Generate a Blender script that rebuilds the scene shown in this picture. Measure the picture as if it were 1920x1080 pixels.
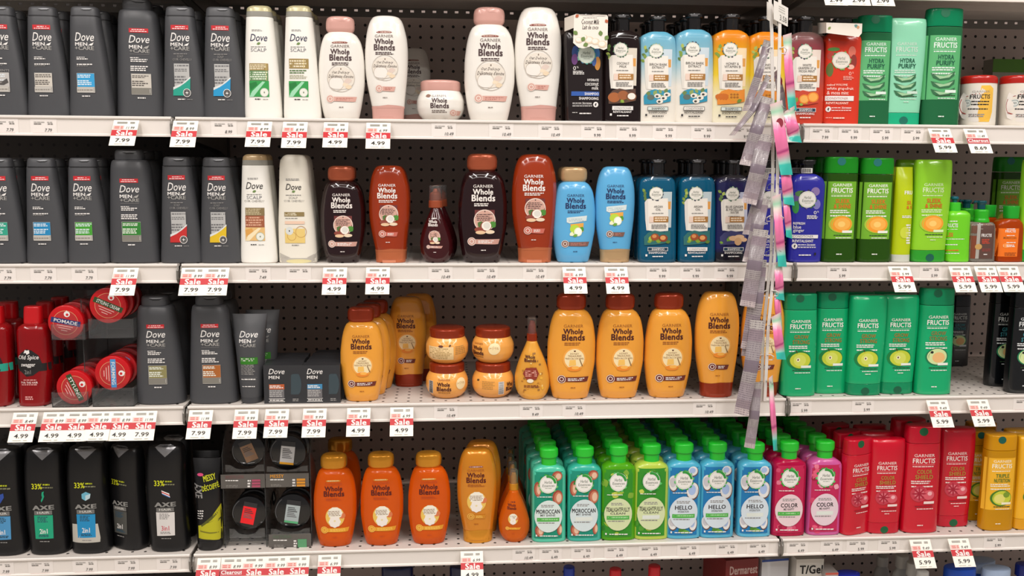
import bpy, math, random
import numpy as np
from mathutils import Matrix, Vector
random.seed(7)
for o in list(bpy.data.objects): bpy.data.objects.remove(o)
scene = bpy.context.scene
COL = scene.collection

# ------------------------------------------------------------------ camera
CAM_D, CAM_Z, YAW, PITCH, ROLL, FPX = 1.82128, 1.5, 0.07893, 0.138, 0.00722, 1733.98583
_F = np.array([math.sin(YAW)*math.cos(PITCH), math.cos(YAW)*math.cos(PITCH), -math.sin(PITCH)])
_r = np.array([math.cos(YAW), -math.sin(YAW), 0.0])
_u = np.cross(_r, _F)
_c, _s = math.cos(ROLL), math.sin(ROLL)
_R, _U = _c*_r+_s*_u, -_s*_r+_c*_u
cam_data = bpy.data.cameras.new('camera')
cam = bpy.data.objects.new('camera', cam_data)
COL.objects.link(cam)
cam_data.sensor_width = 36.0
cam_data.lens = FPX/1920*36
cam_data.clip_start = 0.05
cam.matrix_world = Matrix(((_R[0], _U[0], -_F[0], 0), (_R[1], _U[1], -_F[1], -CAM_D), (_R[2], _U[2], -_F[2], CAM_Z), (0, 0, 0, 1)))
scene.camera = cam

def ray(px, py):
    return _F+(px-960)/FPX*_R-(py-540)/FPX*_U
def at(px, py, Y):
    """point of the upright plane y=Y seen at a photo pixel"""
    v = ray(px, py); t = (Y+CAM_D)/v[1]
    return np.array([0, -CAM_D, CAM_Z])+t*v

# ------------------------------------------------------------------ light
world = bpy.data.worlds.new('store_ambient'); scene.world = world
world.use_nodes = True
world.node_tree.nodes['Background'].inputs[0].default_value = (1.0, 0.92, 0.89, 1)
world.node_tree.nodes['Background'].inputs[1].default_value = 0.36
def area(name, loc, sx, sy, power, color=(1, 0.945, 0.91), rot=(0, 0, 0)):
    l = bpy.data.lights.new(name, 'AREA'); l.shape = 'RECTANGLE'; l.size = sx; l.size_y = sy
    l.energy = power; l.color = color
    o = bpy.data.objects.new(name, l); COL.objects.link(o); o.location = loc; o.rotation_euler = rot
    return o
# fluorescent tubes of the aisle ceiling, running towards the shelves
for x in (-2.4, -0.9, 0.6, 2.1):
    area('ceiling_tube', (x, -1.75, 3.15), 0.12, 2.2, 46)
# the long tube rows over the aisle further back
for y in (-1.5, -3.2):
    area('ceiling_tube', (0.2, y, 3.15), 6.0, 0.14, 54)
scene.view_settings.view_transform = 'Standard'
scene.view_settings.look = 'None'
scene.view_settings.gamma = 1
scene.view_settings.use_curve_mapping = False
scene.view_settings.exposure = -0.58

# ------------------------------------------------------------------ materials
def lin(h):
    h = h.lstrip('#'); v = [int(h[i:i+2], 16)/255 for i in (0, 2, 4)]
    return tuple(x/12.92 if x <= .04045 else ((x+.055)/1.055)**2.4 for x in v)+(1,)
_M = {}
def M(h, rough=.35, metal=0, trans=0, coat=0, kind='plastic'):
    k = (h, rough, metal, trans, coat)
    if k in _M: return _M[k]
    m = bpy.data.materials.new(kind+'_'+h.lstrip('#')); m.use_nodes = True
    b = m.node_tree.nodes['Principled BSDF']
    b.inputs['Base Color'].default_value = lin(h)
    b.inputs['Roughness'].default_value = rough
    b.inputs['Metallic'].default_value = metal
    b.inputs['Transmission Weight'].default_value = trans
    b.inputs['Coat Weight'].default_value = coat
    if trans: b.inputs['IOR'].default_value = 1.35
    # faint moulding / print variation
    nt = m.node_tree; n = nt.nodes.new('ShaderNodeTexNoise'); n.inputs['Scale'].default_value = 60
    tc = nt.nodes.new('ShaderNodeTexCoord'); nt.links.new(tc.outputs['Object'], n.inputs['Vector'])
    mr = nt.nodes.new('ShaderNodeMapRange'); mr.inputs[3].default_value = max(0.02, rough-.04); mr.inputs[4].default_value = rough+.05
    nt.links.new(n.outputs['Fac'], mr.inputs[0]); nt.links.new(mr.outputs[0], b.inputs['Roughness'])
    _M[k] = m
    return m
def ink(h): return M(h, .5, kind='ink')
def gloss(h): return M(h, .18, coat=.3, kind='gloss')
def matte(h): return M(h, .42, kind='matte')
def gel(h, t=.35): return M(h, .08, trans=t, kind='gel')
def satin(h): return M(h, .28, metal=.35, kind='satin')
def clear(): return M('#f2f4f4', .04, trans=.97, kind='clear')
def grad(stops, z0, z1, rough=.2):
    """printed colour fade up the height of a bottle"""
    k = ('grad', tuple(stops), z0, z1)
    if k in _M: return _M[k]
    m = bpy.data.materials.new('fade_'+stops[0][1].lstrip('#')); m.use_nodes = True
    nt = m.node_tree; b = nt.nodes['Principled BSDF']; b.inputs['Roughness'].default_value = rough
    b.inputs['Coat Weight'].default_value = .2
    tc = nt.nodes.new('ShaderNodeTexCoord'); sp = nt.nodes.new('ShaderNodeSeparateXYZ')
    mr = nt.nodes.new('ShaderNodeMapRange'); mr.inputs[1].default_value = z0; mr.inputs[2].default_value = z1
    cr = nt.nodes.new('ShaderNodeValToRGB')
    nt.links.new(tc.outputs['Object'], sp.inputs[0]); nt.links.new(sp.outputs['Z'], mr.inputs[0])
    nt.links.new(mr.outputs[0], cr.inputs[0]); nt.links.new(cr.outputs[0], b.inputs['Base Color'])
    e = cr.color_ramp.elements
    while len(e) < len(stops): e.new(.5)
    for i, (p, h) in enumerate(stops): e[i].position = p
    for i, (p, h) in enumerate(stops): e[i].color = lin(h)
    _M[k] = m
    return m
def dotted(name, base, hole, axes, pitch, radius, ox, oz, rough=.5):
    """sheet steel with a grid of punched holes"""
    m = bpy.data.materials.new(name); m.use_nodes = True; nt = m.node_tree; b = nt.nodes['Principled BSDF']
    tc = nt.nodes.new('ShaderNodeTexCoord'); sp = nt.nodes.new('ShaderNodeSeparateXYZ'); nt.links.new(tc.outputs['Object'], sp.inputs[0])
    def mth(op, a, v=None, c=None):
        n = nt.nodes.new('ShaderNodeMath'); n.operation = op
        for i, q in enumerate((a, v, c)):
            if q is None: continue
            if isinstance(q, (int, float)): n.inputs[i].default_value = q
            else: nt.links.new(q, n.inputs[i])
        return n.outputs[0]
    sq = []
    for ax, off in zip(axes, (ox, oz)):
        a = mth('SUBTRACT', sp.outputs[ax], off); a = mth('DIVIDE', a, pitch)
        a = mth('ADD', a, 1000.5); a = mth('FRACT', a); a = mth('SUBTRACT', a, .5); sq.append(mth('MULTIPLY', a, a))
    dd = mth('SQRT', mth('ADD', sq[0], sq[1]))
    fac = mth('LESS_THAN', dd, radius/pitch)
    noi = nt.nodes.new('ShaderNodeTexNoise'); noi.inputs['Scale'].default_value = 6; nt.links.new(tc.outputs['Object'], noi.inputs['Vector'])
    cr = nt.nodes.new('ShaderNodeMixRGB'); cr.blend_type = 'MULTIPLY'; cr.inputs[1].default_value = lin(base); cr.inputs[0].default_value = .25
    nt.links.new(noi.outputs['Fac'], cr.inputs[2])
    mx = nt.nodes.new('ShaderNodeMixRGB'); nt.links.new(fac, mx.inputs[0]); nt.links.new(cr.outputs[0], mx.inputs[1]); mx.inputs[2].default_value = lin(hole)
    nt.links.new(mx.outputs[0], b.inputs['Base Color']); b.inputs['Roughness'].default_value = rough
    return m

# ------------------------------------------------------------------ mesh builder
class MB:
    def __init__(s): s.v = []; s.f = []; s.m = []; s.mats = []
    def mi(s, m):
        if m not in s.mats: s.mats.append(m)
        return s.mats.index(m)
    def add(s, vs, fs, m):
        b = len(s.v); k = s.mi(m); s.v += [tuple(map(float, q)) for q in vs]
        for f in fs: s.f.append([b+i for i in f]); s.m.append(k)
    def box(s, x0, x1, y0, y1, z0, z1, m):
        vs = [(x, y, z) for x in (x0, x1) for y in (y0, y1) for z in (z0, z1)]
        s.add(vs, [(0, 1, 3, 2), (4, 6, 7, 5), (0, 4, 5, 1), (2, 3, 7, 6), (0, 2, 6, 4), (1, 5, 7, 3)], m)
    def rings(s, rs, m, cap0=True, cap1=True):
        K = len(rs[0]); vs = [p for r in rs for p in r]; fs = []
        for i in range(len(rs)-1):
            for j in range(K):
                a = i*K+j; b = i*K+(j+1) % K
                fs.append((a, b, b+K, a+K))
        if cap0: fs.append(tuple(range(K-1, -1, -1)))
        if cap1: fs.append(tuple((len(rs)-1)*K+j for j in range(K)))
        s.add(vs, fs, m)
    def tube(s, pts, r, m, K=8):
        rs = []; pts = [Vector(p) for p in pts]
        for i, p in enumerate(pts):
            t = (pts[min(i+1, len(pts)-1)]-pts[max(i-1, 0)]).normalized()
            a = Vector((0, 0, 1)) if abs(t.z) < .9 else Vector((1, 0, 0))
            u = t.cross(a).normalized(); w = t.cross(u)
            rs.append([tuple(p+u*(r*math.cos(2*math.pi*k/K))+w*(r*math.sin(2*math.pi*k/K))) for k in range(K)])
        s.rings(rs, m)
    def disc_y(s, cx, cz, r, y0, y1, m, K=48, rr=.002):
        """round solid whose axis runs along y, front face at y0"""
        rs = []
        for y, q in ((y0, r-rr), (y0+rr*.3, r-rr*.3), (y0+rr, r), (y1-rr, r), (y1-rr*.3, r-rr*.3), (y1, r-rr)):
            rs.append([(cx+q*math.cos(2*math.pi*k/K), y, cz+q*math.sin(2*math.pi*k/K)) for k in range(K)])
        s.rings(rs, m)
    def build(s, name, parent=None, smooth=True, ang=38):
        me = bpy.data.meshes.new(name); me.from_pydata(s.v, [], s.f)
        for m in s.mats: me.materials.append(m)
        me.polygons.foreach_set('material_index', s.m)
        if smooth:
            me.polygons.foreach_set('use_smooth', [True]*len(s.f))
            me.set_sharp_from_angle(angle=math.radians(ang))
        me.update()
        o = bpy.data.objects.new(name, me); COL.objects.link(o)
        if parent: o.parent = parent
        return o
ALL = []
def tag(o, label, cat, group=None, kind=None):
    if label: o['label'] = label
    if cat: o['category'] = cat
    if group: o['group'] = group
    if kind: o['kind'] = kind
    if label: ALL.append(o)
    return o
def empty(name, loc=(0, 0, 0), rz=0):
    o = bpy.data.objects.new(name, None); COL.objects.link(o); o.location = loc; o.rotation_euler = (0, 0, rz)
    o.empty_display_size = .02
    return o
def copy_tree(o, parent=None):
    c = o.copy(); COL.objects.link(c); c.parent = parent
    for ch in list(o.children): copy_tree(ch, c)
    return c

# ------------------------------------------------------------------ text outlines, cached and normalised to a unit box
_T = {}
def glyphs(txt, bold=0.0, shear=0.0):
    k = (txt, bold, shear)
    if k in _T: return _T[k]
    cu = bpy.data.curves.new('lettering_outline', 'FONT'); cu.body = txt; cu.size = 1; cu.offset = bold if bold <= .012 else 0; cu.shear = shear
    cu.resolution_u = 2 if len(txt) < 12 else 1
    if bold > .02: cu.space_character = 1.06
    o = bpy.data.objects.new('lettering_outline', cu); COL.objects.link(o)
    dg = bpy.context.evaluated_depsgraph_get()
    me = bpy.data.meshes.new_from_object(o.evaluated_get(dg))
    v = np.array([p.co[:2] for p in me.vertices]); f = [tuple(p.vertices) for p in me.polygons]
    bpy.data.objects.remove(o); bpy.data.curves.remove(cu); bpy.data.meshes.remove(me)
    if bold > .012:      # heavy weight: overlay the outline shifted by a hair in four directions
        n = len(v); q = bold*.85; sh = [(-q, -q*.6), (q, -q*.6), (-q, q*.6), (q, q*.6)]
        v = np.concatenate([v+np.array(t) for t in sh]); f = [tuple(i+k*n for i in g) for k in range(4) for g in f]
    mn, mx = v.min(0), v.max(0); v = (v-mn)/np.maximum(mx-mn, 1e-6)
    _T[k] = (v, f)
    return _T[k]

# ------------------------------------------------------------------ smooth profile interpolation
def hermite(xs, ys):
    xs = np.array(xs, float); ys = np.array(ys, float); o = np.argsort(xs); xs = xs[o]; ys = ys[o]
    n = len(xs)
    if n == 1: return lambda x: float(ys[0])
    h = np.diff(xs); d = np.diff(ys)/h; m = np.zeros(n); m[0] = d[0]; m[-1] = d[-1]
    for i in range(1, n-1):
        m[i] = 0 if d[i-1]*d[i] <= 0 else 2*d[i-1]*d[i]/(d[i-1]+d[i])
    def f(x):
        x = min(max(x, xs[0]), xs[-1]); i = min(max(int(np.searchsorted(xs, x))-1, 0), n-2)
        t = (x-xs[i])/h[i]
        return float((2*t**3-3*t*t+1)*ys[i]+(t**3-2*t*t+t)*h[i]*m[i]+(3*t*t-2*t**3)*ys[i+1]+(t**3-t*t)*h[i]*m[i+1])
    return f

CROP = dict(A1=(0, 0, 3.857), A2=(440, 0, 3.857), A3=(860, 0, 3.857), A4=(1300, 0, 3.856), A5=(1560, 0, 3.6),
            B1=(0, 270, 3.725), B2=(430, 270, 3.725), B3=(780, 270, 3.725), B4=(1160, 270, 3.724), B5=(1460, 270, 3.724),
            C1=(0, 530, 3.6), C2=(430, 540, 3.725), C3=(840, 540, 3.31), C4=(1360, 540, 3.375), C5=(1450, 530, 3.857),
            D1=(0, 800, 3.857), D2=(350, 790, 3.724), D3=(740, 780, 3.6), D4=(1100, 780, 3.6), D5=(1420, 780, 3.6))

def split_print(mb, name, parent):
    if not hasattr(mb, 'v'): return
    """printed areas that sit far apart on a pack become parts of their own"""
    n = len(mb.v); par = list(range(n))
    def find(a):
        while par[a] != a: par[a] = par[par[a]]; a = par[a]
        return a
    for f in mb.f:
        r = find(f[0])
        for i in f[1:]: par[find(i)] = r
    isl = {}
    for i in range(n): isl.setdefault(find(i), []).append(i)
    V = np.array(mb.v); ids = [k for k in isl]; lo = np.array([V[isl[k]].min(0) for k in ids]); hi = np.array([V[isl[k]].max(0) for k in ids]); size = (hi-lo).max(1)
    m = len(ids); grp = list(range(m))
    def fg(a):
        while grp[a] != a: a = grp[a]
        return a
    for i in range(m):
        for j in range(i+1, m):
            g = np.maximum(0, np.maximum(lo[i]-hi[j], lo[j]-hi[i]))
            if math.sqrt((g**2).sum()) <= max(.016, .40*max(size[i], size[j])):
                a, b = fg(i), fg(j)
                if a != b: grp[max(a, b)] = min(a, b)
    who = {ids[i]: fg(i) for i in range(m)}; parts = sorted(set(who.values()))
    if len(parts) == 1: mb.build(name, parent); return
    for g in parts:
        q = MB(); mp = {}
        for f, mi in zip(mb.f, mb.m):
            if who[find(f[0])] != g: continue
            ff = []
            for i in f:
                if i not in mp: mp[i] = len(q.v); q.v.append(mb.v[i])
                ff.append(mp[i])
            q.f.append(ff); q.m.append(q.mi(mb.mats[mi]))
        q.build(name, parent)

class Solid:
    """one lofted solid: superellipse rings between measured left and right edges"""
    def __init__(s, prof, n, T, rb, rt, rnd):
        zs = [p[0] for p in prof]
        s.z0, s.z1 = min(zs), max(zs)
        s.c = hermite(zs, [(p[1]+p[2])/2 for p in prof]); s.w = hermite(zs, [(p[2]-p[1])/2 for p in prof])
        s.tf = hermite(zs, [p[3] for p in prof]); s.n = n; s.T = T; s.rb = rb; s.rt = rt; s.rnd = rnd
    def t(s, z): return s.w(z)*s.tf(z) if s.rnd else s.T*s.tf(z)
    def mesh(s, mb, m, K=48, N=26):
        H = s.z1-s.z0; rb = min(s.rb, H*.45); rt = min(s.rt, H*.45); st = []
        if rb > 0:
            for i in range(5): a = i/5*math.pi/2; st.append((s.z0+rb*(1-math.sin(a)) if 0 else s.z0+rb*(1-math.cos(a)), rb*(1-math.sin(a))))
        for i in range(N+1): st.append((s.z0+rb+(H-rb-rt)*i/N, 0))
        if rt > 0:
            for i in range(1, 7): a = i/6*math.pi/2; st.append((s.z1-rt+rt*math.sin(a), rt*(1-math.cos(a))))
        rs = []
        for z, ins in st:
            w = max(s.w(z)-ins, .0008); t = max(s.t(z)-ins, .0008); c = s.c(z); r = []
            for k in range(K):
                a = 2*math.pi*k/K; ca, sa = math.cos(a), math.sin(a)
                r.append((c+w*math.copysign(abs(ca)**(2/s.n), ca), t*math.copysign(abs(sa)**(2/s.n), sa), z))
            rs.append(r)
        mb.rings(rs, m)
    def front(s, x, z):
        q = min(abs(x-s.c(z))/s.w(z), .995)
        return -s.t(z)*(1-q**s.n)**(1/s.n)

class Proto:
    """A product built from edges read off one crop of the photo (pixels -> metres at its own distance)."""
    def __init__(s, name, crop, base, d, T):
        s.ox, s.oy, s.sc = CROP[crop]; s.Y = d+T; s.T = T; q0 = (s.ox+base[0]/s.sc, s.oy+base[1]/s.sc); s.b = np.array([at(*q0, s.Y)[0], 0, at(*q0, d)[2]])
        s.root = empty(name); s.solids = []; s.lab = MB(); s.let = MB(); s.e = 0; s.H = 0; s.dx = s.dy = 0
    def L(s, X, Y, mid=False):
        px, py = s.ox+(X+s.dx)/s.sc, s.oy+(Y+s.dy)/s.sc
        y = 0.0 if mid else -s.T
        w = at(px, py, s.Y+y)
        if not mid and s.solids:      # meet the curved front face
            for i in range(6): y = .4*y+.6*s.fr(w[0]-s.b[0], w[2]-s.b[2]); w = at(px, py, s.Y+y)
        return w[0]-s.b[0], w[2]-s.b[2]
    def solid(s, part, prof, mat, n=2.5, T=None, rb=.002, rt=.004, rnd=False, parent=None, N=26):
        T = s.T if T is None else T; P = []
        for p in prof:
            xl, z = s.L(p[1], p[0], True); xr, _ = s.L(p[2], p[0], True); P.append((z, xl, xr, p[3] if len(p) > 3 else 1.0))
        P.sort(); k = max([i for i, q in enumerate(P) if q[0] <= 0] or [0]); P = P[k:]; P[0] = ((0,) if P[0][0] <= .004 else (P[0][0],))+P[0][1:]
        so = Solid(P, n, T, rb, rt, rnd); s.solids.append(so); s.H = max(s.H, so.z1)
        mb = MB(); so.mesh(mb, mat, N=N); return mb.build(part, parent or s.root)
    def fr(s, x, z):
        for so in s.solids:
            if so.z0-.0005 <= z <= so.z1+.0005: return so.front(x, z)
        return s.solids[0].front(x, z)
    def put(s, mb, pts, fs, mat, layers=1):
        s.e += 1; e = .00028+.00004*s.e; n = len(pts)//layers
        mb.add([(x, s.fr(x, z)-e-.00003*(i//n), z) for i, (x, z) in enumerate(pts)], fs, mat)
    # --- print, all in crop pixels
    def r(s, x0, y0, x1, y1, mat, mb=None):
        x0, z0 = s.L(x0, y0); x1, z1 = s.L(x1, y1); nx = max(2, min(18, int(abs(x1-x0)/.0022))); nz = max(1, min(14, int(abs(z1-z0)/.004)))
        pts = [(x0+(x1-x0)*i/nx, z0+(z1-z0)*j/nz) for j in range(nz+1) for i in range(nx+1)]
        fs = [(j*(nx+1)+i, j*(nx+1)+i+1, (j+1)*(nx+1)+i+1, (j+1)*(nx+1)+i) for j in range(nz) for i in range(nx)]
        s.put(mb or s.lab, pts, [f[::-1] for f in fs], mat)
    def e_(s, cx, cy, rx, ry, mat, K=30, wob=0, lob=0):
        c = s.L(cx, cy); a = s.L(cx+rx, cy+ry); rx, rz = abs(a[0]-c[0]), abs(c[1]-a[1]); R = 4; pts = [c]; fs = []
        for i in range(1, R+1):
            for k in range(K):
                t = 2*math.pi*k/K; q = i/R*(1+wob*math.cos(lob*t)); pts.append((c[0]+rx*q*math.cos(t), c[1]+rz*q*math.sin(t)))
        for k in range(K): fs.append((0, 1+k, 1+(k+1) % K))
        for i in range(R-1):
            for k in range(K): a0 = 1+i*K+k; b0 = 1+i*K+(k+1) % K; fs.append((a0, a0+K, b0+K, b0))
        s.put(s.lab, pts, fs, mat)
    def o(s, cx, cy, r, ri, mat, K=26):
        c = s.L(cx, cy); a = s.L(cx+r, cy+r); rx, rz = abs(a[0]-c[0]), abs(c[1]-a[1]); q = ri/r; pts = []
        for g in (q, (1+q)/2, 1): pts += [(c[0]+rx*g*math.cos(2*math.pi*k/K), c[1]+rz*g*math.sin(2*math.pi*k/K)) for k in range(K)]
        s.put(s.lab, pts, [(i*K+k, (i+1)*K+k, (i+1)*K+(k+1) % K, i*K+(k+1) % K) for i in (0, 1) for k in range(K)], mat)
    def p(s, P, mat, mb=None):
        P = [s.L(*q) for q in P]; n = len(P); c = (sum(q[0] for q in P)/n, sum(q[1] for q in P)/n)
        Q = []
        for i in range(n):
            a, b = P[i], P[(i+1) % n]; k = max(1, int(math.hypot(a[0]-b[0], a[1]-b[1])/.004))
            Q += [(a[0]+(b[0]-a[0])*j/k, a[1]+(b[1]-a[1])*j/k) for j in range(k)]
        K = len(Q); pts = [c]; fs = []; R = max(2, min(8, int(max(math.hypot(q[0]-c[0], q[1]-c[1]) for q in Q)/.0035)))
        for g in range(1, R+1): pts += [(c[0]+(q[0]-c[0])*g/R, c[1]+(q[1]-c[1])*g/R) for q in Q]
        for k in range(K):
            fs.append((0, 1+k, 1+(k+1) % K))
            for g in range(R-1): a = 1+g*K; fs.append((a+k, a+K+k, a+K+(k+1) % K, a+(k+1) % K))
        s.put(mb or s.lab, pts, fs, mat)
    def leaf(s, x, y, l, ang, mat, w=.32):
        c, q = math.cos(math.radians(ang)), -math.sin(math.radians(ang)); P = []
        for t, h in ((0, 0), (.25, w*.75), (.55, w), (.8, w*.6), (1, 0), (.8, -w*.6), (.55, -w), (.25, -w*.75)):
            P.append((x+l*(t*c-h*q), y+l*(t*q+h*c)))
        s.p(P, mat)
    def t(s, txt, x0, y0, x1, y1, mat, bold=0.0, shear=0.0, rot=0):
        v, f = glyphs(txt, bold, shear); a = s.L(x0, y1); b = s.L(x1, y0); w, h = b[0]-a[0], b[1]-a[1]
        cx, cz = (a[0]+b[0])/2, (a[1]+b[1])/2; cr, sr = math.cos(rot), math.sin(rot)
        pts = []
        for q in v:
            X, Z = (q[0]-.5)*w, (q[1]-.5)*h; pts.append((cx+X*cr-Z*sr, cz+X*sr+Z*cr))
        s.put(s.let, pts, f, mat, 4 if bold > .012 else 1); s.e += 2 if bold > .012 else 0
    def g(s, x0, y0, x1, y1, n, mat, fill=.9):
        """unreadable small print: n rows of word-length dashes"""
        h = (y1-y0)/n
        for i in range(n):
            x = x0; ya = y0+h*(i+.18); yb = ya+h*.58; end = x0+(x1-x0)*random.uniform(.75, 1) if n > 1 else x1
            while x < end-2:
                w = random.uniform(10, 26); xe = min(x+w, end)
                a = s.L(x, ya); b = s.L(xe, yb); s.put(s.let, [(a[0], a[1]), (b[0], a[1]), (b[0], b[1]), (a[0], b[1])], [(3, 2, 1, 0)], mat); s.e -= 1
                x = xe+3.5
        s.e += 1
    def done(s):
        if s.lab.v: split_print(s.lab, 'label_print', s.root)
        if s.let.v: split_print(s.let, 'lettering', s.root)
        return s

SHELF_Z = [1.8535, 1.574, 1.295, 1.0126, .706, .395]     # top faces, from the one above the picture down
ROW = ['above', 'top shelf', 'second shelf', 'third shelf', 'fourth shelf', 'lowest shelf']
PROTO = {}
USED = set()
ORD = ['', 'first', 'second', 'third', 'fourth', 'fifth', 'sixth', 'seventh', 'eighth', 'ninth']
def inst(key, loc, scale=1, rz=0):
    pr = PROTO[key]
    if key in USED: o = copy_tree(pr.root)
    else: o = pr.root; USED.add(key)
    o.location = loc; o.scale = (scale,)*3; o.rotation_euler = (0, 0, rz)
    return o
def place(key, row, px, py, top, desc, cat='bottle', d=.012, rz=0, back=0, step=.05, ref='', plain='', jit=.003, group=None, sc=None, dz=0, shift=0):
    """stand a product with its base centre at photo pixel px,py; top = photo row of its top edge"""
    pr = PROTO[key]; Y = d+pr.T; b = at(px, py, Y); zs = SHELF_Z[row]
    if sc is None: sc = (at(px, top, Y)[2]-zs)/pr.H
    where = ' on the '+ROW[row]
    o = inst(key, (b[0], Y, zs+dz), sc, rz); tag(o, desc+where, cat, group)
    for k in range(1, back+1):
        q = inst(key, (b[0]+random.uniform(-jit, jit)+shift*k, Y+step*k, zs+dz), sc, rz+random.uniform(-.05, .05))
        lab = '%s, %s behind the %s on the %s' % (plain, ('directly' if k == 1 else ORD[k]), ref, ROW[row])
        tag(q, lab, cat, '%s in the column behind the %s' % (plain+'s', ref))
    return o
# ================================================================== PRODUCTS
WH = ink('#e9e6e2'); BK = ink('#1c1a1c'); RED = ink('#c8232c'); GY = ink('#8f8d8a'); SIL = M('#b9b7b2', .3, metal=.3, kind='foil')

def bird(P, x, y, w, m):
    """small dove emblem: body, wing and tail"""
    P.p([(x, y+w*.12), (x+w*.3, y+w*.3), (x+w*.62, y+w*.34), (x+w*.9, y+w*.1), (x+w*.78, y-w*.12), (x+w*.45, y-w*.1), (x+w*.2, y+w*.04)], m)
    P.p([(x+w*.35, y), (x+w*1.05, y-w*.34), (x+w*.85, y+w*.06), (x+w*.55, y+w*.12)], m)
    P.p([(x+w*.02, y+w*.18), (x-w*.12, y+w*.34), (x+w*.12, y+w*.36)], m)
def badge(P, x, y, r):
    P.e_(x, y, r, r, ink('#2c2c2e')); P.o(x, y, r, r*.86, WH); P.o(x, y, r*.66, r*.56, GY)
    P.r(x-r*.36, y-r*.1, x+r*.36, y+r*.1, WH); P.r(x-r*.1, y-r*.36, x+r*.1, y+r*.36, WH)

CH = matte('#47484b')
def dove_slim(key, kind, col='#ffffff', redtag=True):
    P = Proto('shampoo_bottle', 'A1', (675, 840), .012, .021); PROTO[key] = P
    P.solid('body', [(840, 524, 829), (826, 520, 832), (700, 521, 818), (500, 521, 790), (330, 521, 762), (200, 521, 738), (124, 521, 727, .92)], CH, n=2.7, rb=.003, rt=.0005)
    P.solid('cap', [(122, 523, 725, .9), (90, 524, 721, .85), (56, 528, 712, .75)], CH, n=2.7, rb=.0004, rt=.004)
    P.p([(585, 74), (610, 70), (650, 70), (672, 74), (650, 82), (610, 82)], ink('#101012')); P.p([(588, 66), (670, 66), (650, 72), (610, 72)], ink('#a2a4a8')); P.r(523, 121, 727, 124, ink('#1c1c1e'))  # cap: thumb notch painted dark, painted highlight above it, then the seam line
    if redtag: P.r(548, 182, 676, 218, RED); P.g(580, 190, 650, 200, 1, WH); P.g(560, 203, 668, 213, 1, WH)
    P.t('Dove', 548, 240, 682, 298, WH, .005, .28)
    P.t('MEN', 550, 308, 636, 332, WH, .03); bird(P, 646, 320, 34, WH); P.t('+CARE', 550, 337, 684, 362, SIL, .02); P.r(552, 369, 683, 371, GY)
    if kind == 'scalp':
        P.g(572, 382, 668, 392, 1, GY); P.t('SCALP', 598, 396, 640, 412, GY); P.t('CUIR CHEVELU', 566, 420, 700, 434, GY)
        P.r(575, 455, 695, 682, ink('#b4b4b2')); P.g(582, 462, 684, 480, 1, ink('#6f6f70')); P.g(582, 490, 690, 515, 2, ink('#6f6f70')); P.g(582, 540, 680, 600, 3, ink('#6f6f70'))
        P.p([(575, 640), (620, 618), (660, 590), (695, 560), (695, 600), (695, 650), (695, 682), (635, 682), (575, 682)], ink(col)); P.p([(575, 622), (640, 600), (695, 548), (695, 560), (660, 590), (620, 618), (575, 640)], ink('#d8dcda'))
        badge(P, 672, 662, 30); P.g(608, 702, 660, 714, 1, WH); P.g(674, 706, 712, 713, 1, GY)
    else:
        P.g(560, 410, 618, 419, 1, WH); P.g(560, 420, 640, 433, 1, WH); P.g(562, 458, 672, 472, 1, WH); P.g(562, 473, 640, 480, 1, GY)
        lt = col in ('#c9c3b8', '#d0ccc4')
        P.r(560, 526, 694, 668, SIL); P.r(563, 529, 691, 626, ink(col)); P.r(563, 627, 691, 665, ink('#bcb8b0'))
        k = ink('#55504c') if lt else ink('#dfe9ee')
        P.g(568, 536, 684, 562, 2, k); P.g(568, 576, 672, 615, 3, k); P.r(683, 632, 686, 660, BK); P.g(568, 640, 676, 656, 1, ink('#8d8880'))
        if kind == 'charcoal': P.p([(575, 600), (600, 580), (640, 592), (672, 570), (684, 600), (650, 618), (600, 615)], ink('#4d4a48')); P.p([(590, 598), (620, 586), (640, 600), (615, 608)], ink('#86827e')); P.t('ELEMENTS', 566, 506, 690, 520, GY, .02)
        P.g(600, 685, 658, 698, 1, WH)
    return P.done()
dove_slim('dm_charcoal', 'charcoal', '#b9b6b2'); dove_slim('dm_white', 'plain', '#c9c3b8'); dove_slim('dm_blue', 'plain', '#2f9bd0', False)
dove_slim('dm_scalp_teal', 'scalp', '#1f9c86'); dove_slim('dm_scalp_blue', 'scalp', '#1f95c9'); dove_slim('dm_teal', 'plain', '#2f9f84')
dove_slim('dm_azure', 'plain', '#1d84b8'); dove_slim('dm_green', 'plain', '#3f9c2c'); dove_slim('dm_scalp_red', 'scalp', '#c02a28'); dove_slim('dm_scalp_yellow', 'scalp', '#dcb820')

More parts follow.
